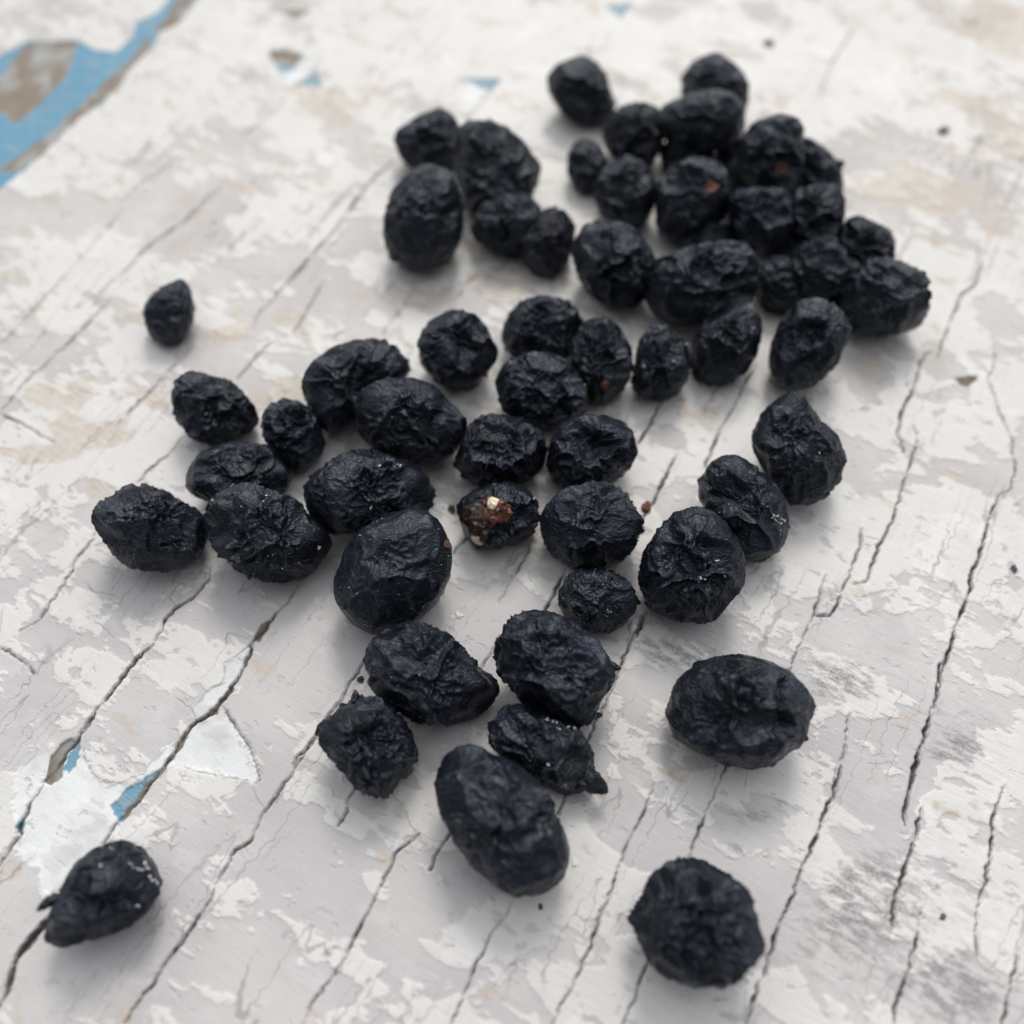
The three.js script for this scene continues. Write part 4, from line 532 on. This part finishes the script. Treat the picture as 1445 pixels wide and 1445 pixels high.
const berries = BERRIES.map(([view, label, o, pts], bi) => {
  const S = new Shape(view, pts, o.grow ?? (view === 'R2' ? 1.12 : view === 'R1' ? 1.05 : 1.01)), R = rng(1000 + bi * 17), W = o.w ?? 1, soft = o.f ? 0.75 : 1;
  const src = ball(o.f ? 26 : 36).attributes.position, n = src.count;
  const cells = Array.from({ length: 13 + Math.floor(R() * 12) }, () => { const z = R() * 2 - 1, a = R() * 6.2832, s = Math.sqrt(1 - z * z); return [s * Math.cos(a), s * Math.sin(a), z, 0.45 + 0.75 * R()]; });
  const ox = R() * 90, oy = R() * 90, oz = R() * 90, ridF = 3.2 + 2.2 * R();
  const a0 = 0.13, a1 = (0.27 + 0.1 * R()) * (o.c ?? (o.f ? 0.85 : 1)), a2 = 0.13 * W * soft, a3 = 0.022 * W * soft;
  const lines = [];
  for (const [list, h] of [[o.ridges ?? [], 0.085], [o.creases ?? [], -0.2]]) for (const l of list) { const q = pairs(l).map(p => S.flat(...p)); for (let i = 0; i + 1 < q.length; i++) lines.push([...q[i], ...q[i + 1], h]); }
  const dents = (o.dents ?? []).map(([x, y, r, h]) => { const c = S.flat(x, y), e = S.flat(x + r, y); return [c[0], c[1], Math.hypot(e[0] - c[0], e[1] - c[1]), h]; });
  const craters = (o.crater ?? []).map(([x, y, r]) => { const c = S.flat(x, y), e = S.flat(x + r, y); return [c[0], c[1], Math.hypot(e[0] - c[0], e[1] - c[1])]; });
  const pos = new Float32Array(n * 3), col = new Float32Array(n * 3), loc = new Float32Array(n * 3);
  const bloomK = o.bloom ?? 1, brown = o.brown ?? 0.4 * R() * R();
  for (let k = 0; k < n; k++) {
    const a = src.getX(k), b = src.getY(k), c = src.getZ(k), r0 = S.radius(a, b, c);
    const wx = a + 0.3 * noise(a * 2.1 + ox, b * 2.1 + oy, c * 2.1 + oz) + 0.1 * noise(a * 5 + oy, b * 5 + oz, c * 5 + ox), wy = b + 0.3 * noise(a * 2.1 + oy, b * 2.1 + oz, c * 2.1 + ox) + 0.1 * noise(a * 5 + oz, b * 5 + ox, c * 5 + oy), wz = c + 0.3 * noise(a * 2.1 + oz, b * 2.1 + ox, c * 2.1 + oy);
    let f1 = 9, f2 = 9, deep = 0;
    for (const q of cells) { const d = Math.sqrt((wx - q[0]) ** 2 + (wy - q[1]) ** 2 + (wz - q[2]) ** 2); if (d < f1) { f2 = f1; f1 = d; deep = q[3]; } else if (d < f2) f2 = d; }
    const hollow = 1 - Math.exp(-(f2 - f1) / 0.2);
    const t1 = noise(wx * ridF + oz, wy * ridF + ox, wz * ridF + oy), rid = (1 - Math.min(1, Math.abs(t1) * 3.2)) ** 1.5, where = sstep(-0.35, 0.4, noise(a * 1.6 + ox, b * 1.6, c * 1.6 + oy));
    const t2 = noise(wx * 9.5 + ox, wy * 9.5 + oy, wz * 9.5 + oz), rid2 = (1 - Math.min(1, Math.abs(t2) * 2.4)) ** 1.4;
    const rim = sstep(0.6, 0.95, Math.sqrt(a * a + b * b)) * sstep(-0.95, -0.6, c);
    let h = a0 * noise(a * 1.5 + oy, b * 1.5 + oz, c * 1.5) - a1 * (1 - 0.35 * rim) * (hollow * deep - 0.45) + (1 - 0.6 * rim) * a2 * (rid - 0.3) * where + (1 - 0.95 * rim) * a3 * (rid2 - 0.35) + 0.005 * noise(a * 22 + ox, b * 22, c * 22 + oz);
    
    const rr = r0 * (1 + h), X = rr * a, Y = rr * b; let add = 0;
    if (c > -0.1) {
      const f = sstep(-0.1, 0.25, c), jx = 0.06 * S.mean * noise(a * 6 + ox, b * 6, c * 6), jy = 0.06 * S.mean * noise(a * 6, b * 6 + oy, c * 6);
      for (const l of lines) { const d = segDist(X + jx, Y + jy, l[0], l[1], l[2], l[3]) / S.mean, wd = l[4] < 0 ? 0.035 : 0.05; const g = l[4] * Math.exp(-d / wd * (0.6 + 0.4 * Math.min(1, d / wd))) * f; if (Math.abs(g) > Math.abs(add)) add = g; }
      for (const q of dents) { const d = ((X - q[0]) ** 2 + (Y - q[1]) ** 2) / (q[2] * q[2]); add -= q[3] * Math.exp(-d * d) * f; }
      for (const q of craters) { const d = Math.hypot(X + jx * 1.5 - q[0], Y + jy * 1.5 - q[1]) / q[2]; add += f * (0.12 * Math.exp(-(((d - 1) / 0.22) ** 2)) - 0.11 * Math.exp(-((d / 0.75) ** 4)) + 0.07 * Math.exp(-((d / 0.35) ** 2))); }
    }
    const rad = r0 * (1 + h + add);
    loc[3 * k] = rad * a; loc[3 * k + 1] = rad * b; loc[3 * k + 2] = rad * c;
    // bloom and tint of the skin, with light on the ridges painted in
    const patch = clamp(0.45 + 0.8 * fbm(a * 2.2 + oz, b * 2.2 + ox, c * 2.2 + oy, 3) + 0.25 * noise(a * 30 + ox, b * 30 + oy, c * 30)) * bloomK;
    const bloomHighlight = clamp(0.5 * rid * where + 0.4 * rid2 * rid2 + Math.max(0, add) * 4), m = clamp(0.34 * patch + 0.3 * bloomHighlight * bloomK, 0, 1.2);
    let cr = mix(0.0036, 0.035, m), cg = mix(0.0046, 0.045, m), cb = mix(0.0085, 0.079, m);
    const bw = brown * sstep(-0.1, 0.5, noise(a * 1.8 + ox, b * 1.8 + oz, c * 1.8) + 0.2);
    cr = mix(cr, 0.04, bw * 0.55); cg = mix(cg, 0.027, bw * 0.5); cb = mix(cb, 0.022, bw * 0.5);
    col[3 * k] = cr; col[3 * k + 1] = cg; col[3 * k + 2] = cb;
  }
  {                                                      // keep the outline that the photograph shows
    const far = new Float64Array(NA), q = new Float64Array(NA);
    const bin = k => ((Math.atan2(loc[3 * k + 1], loc[3 * k]) / (2 * Math.PI)) + 1) % 1 * NA;
    for (let k = 0; k < n; k++) { const i = Math.floor(bin(k) + 0.5) % NA; far[i] = Math.max(far[i], Math.hypot(loc[3 * k], loc[3 * k + 1])); }
    for (let i = 0; i < NA; i++) q[i] = clamp(S.raw[i] * 1.025 / (far[i] || S.raw[i]), 0.8, 1.3);
    for (let it = 0; it < 2; it++) q.set(q.map((v, i) => (q[(i + NA - 1) % NA] + 2 * v + q[(i + 1) % NA]) / 4));
    for (let k = 0; k < n; k++) { const f = bin(k), i = Math.floor(f), m = mix(q[i % NA], q[(i + 1) % NA], f - i), r = Math.hypot(loc[3 * k], loc[3 * k + 1]) / S.mean, g = mix(1, m, sstep(0.1, 0.7, r)); loc[3 * k] *= g; loc[3 * k + 1] *= g; }
  }
  // lower it along its line of sight until it rests on the board
  let low = 1e9;
  for (let k = 0; k < n; k++) { const y = loc[3 * k] * S.u.y + loc[3 * k + 1] * S.v.y + loc[3 * k + 2] * S.w.y; if (y < low) low = y; }
  const t = ((o.lift ?? 0) * MM - ((o.lift ?? 0) > 0.8 ? 0.06 : 0.42) * MM - EYE.y) / (S.d.y + low);
  return { S, o, label, bi, n, pos, col, loc, t, R, C: EYE.clone().addScaledVector(S.d, t), index: ball(o.f ? 26 : 36).index };
});

// berries that press on each other: the one behind is dented by the one in front
{
  const order = [...berries].sort((a, b) => a.t - b.t), done = [];
  for (const B of order) {
    const { S, loc, t, C } = B, near = done.filter(N => N.C.distanceTo(C) < 1.35 * (N.S.mean * N.t + S.mean * t));
    let moved = 0, worst = 0;
    for (let k = 0; k < B.n; k++) {
      let s = 1;
      for (let it = 0; it < 14; it++) {
        let inside = false;
        for (const N of near) {
          const x = C.x + t * s * (S.u.x * loc[3 * k] + S.v.x * loc[3 * k + 1] + S.w.x * loc[3 * k + 2]) - N.C.x;
          const y = C.y + t * s * (S.u.y * loc[3 * k] + S.v.y * loc[3 * k + 1] + S.w.y * loc[3 * k + 2]) - N.C.y;
          const z = C.z + t * s * (S.u.z * loc[3 * k] + S.v.z * loc[3 * k + 1] + S.w.z * loc[3 * k + 2]) - N.C.z;
          const a = (x * N.S.u.x + y * N.S.u.y + z * N.S.u.z) / N.t, b = (x * N.S.v.x + y * N.S.v.y + z * N.S.v.z) / N.t, c = (x * N.S.w.x + y * N.S.w.y + z * N.S.w.z) / N.t, L = Math.hypot(a, b, c);
          if (L < 1e-9 || L < N.S.radius(a / L, b / L, c / L) * 0.97) { inside = true; break; }
        }
        if (!inside) break;
        s -= 0.07; if (s < 0.1) break;
      }
      if (s < 1) { moved++; worst = Math.max(worst, 1 - s); loc[3 * k] *= s; loc[3 * k + 1] *= s; loc[3 * k + 2] *= s; }
    }
    B.report = `${B.bi} moved ${(100 * moved / B.n).toFixed(0)}% worst ${worst.toFixed(2)}`;
    done.push(B);
  }
}

function flapGeometry(S, x0, y0, x1, y1, width, seed) {     // a thin curled end of skin
  const a = S.flat(x0, y0), b = S.flat(x1, y1), e = S.flat(x0 + width, y0), wd = Math.hypot(e[0] - a[0], e[1] - a[1]) / 2;
  const g = ball(9).clone(), p = g.attributes.position, L = Math.hypot(b[0] - a[0], b[1] - a[1]), ux = (b[0] - a[0]) / L, uy = (b[1] - a[1]) / L;
  for (let k = 0; k < p.count; k++) {
    const nx = p.getX(k), ny = p.getY(k), nz = p.getZ(k), s = 0.5 + 0.5 * nx, th = wd * mix(1, 0.5, s) * (1 + 0.35 * noise(nx * 2 + seed, ny * 2, nz * 2) + 0.1 * noise(nx * 7, ny * 7 + seed, nz * 7));
    const al = mix(-0.25 * wd, L, s), q = ny * th, curl = 0.3 * wd * Math.sin(s * 2.4 + seed);
    p.setXYZ(k, a[0] + ux * al - uy * (q + curl), a[1] + uy * al + ux * (q + curl), nz * th * 0.75);
  }
  return g;
}
const skinUV = (g, off = 0) => {                             // millimetres of skin, laid on at a slant
  const p = g.attributes.position, u = new Float32Array(p.count * 2);
  for (let k = 0; k < p.count; k++) { const x = p.getX(k) / MM, y = p.getY(k) / MM, z = p.getZ(k) / MM; u[2 * k] = (x + 0.33 * y) / 12 + 0.5 + off; u[2 * k + 1] = (z - 0.55 * y) / 12 + 0.5 + off * 1.7; }
  g.setAttribute('uv', new THREE.BufferAttribute(u, 2));
};
for (const B of berries) {
  const { S, o, loc, col, n, t, C, R } = B;
  const toWorld = (a, b, c) => [t * (S.u.x * a + S.v.x * b + S.w.x * c), t * (S.u.y * a + S.v.y * b + S.w.y * c), t * (S.u.z * a + S.v.z * b + S.w.z * c)];
  let low = 1e9;
  for (let k = 0; k < n; k++) { const q = toWorld(loc[3 * k], loc[3 * k + 1], loc[3 * k + 2]); if (C.y + q[1] < 0.03 * MM) q[1] = -C.y - 0.02 * MM + 0.05 * (C.y + q[1]); B.pos.set(q, 3 * k); low = Math.min(low, q[1]); }
  const root = new THREE.Group(); root.name = numbered('dried_berry'); root.position.set(C.x, C.y + low, C.z); scene.add(root);
  root.userData = { label: B.label, category: 'dried berry', group: 'dried berries scattered on the painted board' };
  const geo = (pos, idx, colours) => {
    const g = new THREE.BufferGeometry(); g.setAttribute('position', new THREE.BufferAttribute(pos, 3)); if (colours) g.setAttribute('color', new THREE.BufferAttribute(colours, 3)); g.setIndex(idx); g.translate(0, -low, 0); skinUV(g, B.bi * 0.37); g.computeVertexNormals(); return g;
  };
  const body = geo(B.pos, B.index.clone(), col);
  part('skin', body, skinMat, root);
  const bp = body.attributes.position, bn = body.attributes.normal;
  const nearest = (x, y) => { const q = S.flat(x, y); let best = 0, bd = 1e9; for (let k = 0; k < n; k++) { const d = (loc[3 * k] - q[0]) ** 2 + (loc[3 * k + 1] - q[1]) ** 2 + (loc[3 * k + 2] < 0 ? 1 : 0); if (d < bd) { bd = d; best = k; } } return best; };
  const lift = (test, proud, rough, colour) => {            // a patch of the skin that differs, a shade proud of it
    const map = new Map(), P = [], K = [], I = [], ix = B.index;
    for (let f = 0; f < ix.count; f += 3) {
      const v = [ix.getX(f), ix.getX(f + 1), ix.getX(f + 2)];
      if (!v.every(k => loc[3 * k + 2] > -0.2 * S.mean && test(k))) continue;
      for (const k of v) { if (!map.has(k)) { map.set(k, map.size); const h = proud * MM * (1 + rough * noise(bp.getX(k) * 2200, bp.getY(k) * 2200, bp.getZ(k) * 2200 + B.bi)); P.push(bp.getX(k) + bn.getX(k) * h, bp.getY(k) + bn.getY(k) * h, bp.getZ(k) + bn.getZ(k) * h); if (colour) K.push(...colour(k)); } I.push(map.get(k)); }
    }
    if (!I.length) return null;
    const g = new THREE.BufferGeometry(); g.setAttribute('position', new THREE.Float32BufferAttribute(P, 3)); if (colour) g.setAttribute('color', new THREE.Float32BufferAttribute(K, 3)); g.setIndex(I); g.computeVertexNormals(); return g;
  };
  for (const [x, y, r] of o.scars ?? []) {
    const c = S.flat(x, y), e = S.flat(x + r, y), q = Math.hypot(e[0] - c[0], e[1] - c[1]);
    const g = lift(k => Math.hypot(loc[3 * k] - c[0], loc[3 * k + 1] - c[1]) < q * (1 + 0.45 * noise(loc[3 * k] / q * 1.3, loc[3 * k + 1] / q * 1.3, B.bi)), 0.05, 0.7);
    if (g) part('stem_scar', g, scarMat, root).userData.label = 'reddish brown scar in the dark skin';
  }
  if (o.pulp) {
    const q = [[770, 905, 40], [830, 932, 46], [735, 960, 38], [785, 960, 34], [700, 940, 28], [735, 1020, 40]].map(([x, y, r]) => { const c = S.flat(x, y), e = S.flat(x + r, y); return [c[0], c[1], Math.hypot(e[0] - c[0], e[1] - c[1])]; });
    const red = S.flat(840, 930);
    const g = lift(k => q.some(w => Math.hypot(loc[3 * k] - w[0], loc[3 * k + 1] - w[1]) < w[2] * (1 + 0.3 * noise(loc[3 * k] * 160, loc[3 * k + 1] * 160, 4))), 0.07, 2.2, k => {
      const d = Math.exp(-((Math.hypot(loc[3 * k] - red[0], loc[3 * k + 1] - red[1]) / (0.42 * S.mean)) ** 2)), v = 0.75 + 0.6 * noise(loc[3 * k] * 420, loc[3 * k + 1] * 420, 9);
      return [mix(0.05, 0.3, d) * v, mix(0.028, 0.11, d) * v, mix(0.022, 0.075, d) * v];
    });
    if (g) part('torn_pulp', g, pulpMat, root).userData.label = 'reddish brown pulp bared by torn skin';
  }
  for (const [x, y, rx, ry] of o.seeds ?? []) {
    const k = nearest(x, y), e = S.flat(x + rx, y), c = S.flat(x, y), q = Math.hypot(e[0] - c[0], e[1] - c[1]) * t;
    const g = ball(9).clone(), p = g.attributes.position;
    for (let i = 0; i < p.count; i++) { const f = 1 + 0.15 * noise(p.getX(i) * 2, p.getY(i) * 2, p.getZ(i) * 2 + x); p.setXYZ(i, p.getX(i) * q * f, p.getY(i) * q * 0.8 * f, p.getZ(i) * q * ry / rx * f); }
    g.computeVertexNormals();
    const m = part('seed', g, seedMat, root); m.position.set(bp.getX(k) - bn.getX(k) * q * 0.25, bp.getY(k) - bn.getY(k) * q * 0.25, bp.getZ(k) - bn.getZ(k) * q * 0.25); m.rotation.set(0.4, x, 0.5);
    m.userData.label = 'pale cream seed showing through the torn skin';
  }
  for (const [x0, y0, x1, y1, w] of o.flaps ?? []) {
    const g = flapGeometry(S, x0, y0, x1, y1, w, x0 * 0.37), p = g.attributes.position, k = new Float32Array(p.count * 3);
    for (let i = 0; i < p.count; i++) { const q = toWorld(p.getX(i), p.getY(i), p.getZ(i)); q[1] -= low; if (q[1] + root.position.y < 0.02 * MM) q[1] = 0.02 * MM - root.position.y; p.setXYZ(i, ...q); k.set([0.012, 0.013, 0.017], 3 * i); }
    g.setAttribute('color', new THREE.BufferAttribute(k, 3)); skinUV(g); g.computeVertexNormals();
    part('skin_flap', g, skinMat, root);
  }
  const flecks = [], fleck = (k, s) => {
    const g = new THREE.IcosahedronGeometry(s * MM, 0); g.scale(1 + R(), 0.5 + 0.6 * R(), 0.7 + 0.6 * R()); g.rotateY(R() * 6); g.rotateX(R() * 6);
    g.translate(bp.getX(k) + bn.getX(k) * s * 0.4 * MM, bp.getY(k) + bn.getY(k) * s * 0.4 * MM, bp.getZ(k) + bn.getZ(k) * s * 0.4 * MM); flecks.push(g);
  };
  for (const [x, y] of o.flecks ?? []) for (let i = 0; i < 3; i++) fleck(nearest(x + (R() - 0.5) * 12, y + (R() - 0.5) * 10), 0.05 + 0.055 * R() * R());
  for (let i = 0; i < (o.dust ?? 0); i++) { let k = Math.floor(R() * n); for (let q = 0; q < 60 && loc[3 * k + 2] < 0.1 * S.mean; q++) k = Math.floor(R() * n); fleck(k, 0.022 + 0.025 * R()); }
  if (flecks.length) { const m = part('dust_flecks', mergeGeometries(flecks), dustMat, root); m.userData.kind = 'stuff'; m.userData.label = 'white dust flecks on the dark skin'; }
}

// ------------------------------------------------------------------ crumbs and chips lying on the board
function crumb(name, label, category, view, x, y, r, colour, flat, seed) {
  const [gx, gz, t] = ground(view, x, y), q = r / VIEW[view][2] * t / (PHOTO / 2 / TAN), g = ball(5).clone(), p = g.attributes.position; let low = 1e9;
  for (let k = 0; k < p.count; k++) { const a = p.getX(k), b = p.getY(k), c = p.getZ(k), f = q * (1 + 0.9 * noise(a * 1.3 + seed, b * 1.3, c * 1.3) + 0.25 * noise(a * 4, b * 4 + seed, c * 4)); p.setXYZ(k, a * f * 1.15 * MM, b * f * flat * 0.7 * MM, c * f * 0.8 * MM); low = Math.min(low, b * f * flat * 0.7 * MM); }
  g.translate(0, -low, 0); g.computeVertexNormals();
  const m = new THREE.Mesh(g, new THREE.MeshStandardMaterial({ color: new THREE.Color().setRGB(...colour), roughness: 0.8 })); m.name = numbered(name); m.position.set(gx * MM, -0.04 * MM, gz * MM); m.rotation.y = seed; m.castShadow = m.receiveShadow = true;
  m.userData = { label, category }; scene.add(m);
}
crumb('berry_crumb', 'reddish brown crumb on the crack right of the round folded berry', 'crumb', 'R5', 380, 912, 20, [0.16, 0.06, 0.035], 0.6, 1);
crumb('berry_crumb', 'tiny dark crumb on the paint left of the torn berry', 'crumb', 'R4', 627, 922, 14, [0.05, 0.04, 0.035], 0.6, 2);
crumb('berry_crumb', 'dark speck between the oblong berry and the two tipped berry', 'crumb', 'R6', 256, 344, 13, [0.03, 0.03, 0.03], 0.6, 3);
crumb('berry_crumb', 'black speck on the grey paint at the lower right', 'crumb', 'R8', 1172, 986, 9, [0.1, 0.1, 0.1], 0.5, 4);
crumb('berry_crumb', 'small dark speck right of the largest smooth berry at the bottom', 'crumb', 'R6', 990, 1270, 9, [0.06, 0.055, 0.05], 0.5, 5);
crumb('berry_crumb', 'blurred dark speck above and right of the topmost berry', 'crumb', 'B', 245, 178, 16, [0.25, 0.25, 0.23], 0.5, 6);
crumb('berry_crumb', 'blurred blackish speck beside the tan stain at the far right', 'crumb', 'B', 955, 535, 18, [0.2, 0.19, 0.17], 0.5, 7);
crumb('berry_crumb', 'dark speck on the white paint near the right edge halfway down', 'crumb', 'C', 955, 1163, 11, [0.08, 0.07, 0.08], 0.5, 8);
crumb('paint_chip', 'tiny white paint chip right of the big round matt berry', 'paint chip', 'R4', 656, 1352, 14, [0.75, 0.75, 0.74], 0.25, 9);
crumb('paint_chip', 'tiny white paint chip below the torn berry', 'paint chip', 'R4', 797, 1193, 9, [0.75, 0.75, 0.74], 0.3, 10);
crumb('paint_chip', 'small white paint chip right of the largest smooth berry', 'paint chip', 'R6', 1130, 1088, 14, [0.76, 0.76, 0.75], 0.25, 11);

renderer.render(scene, camera);
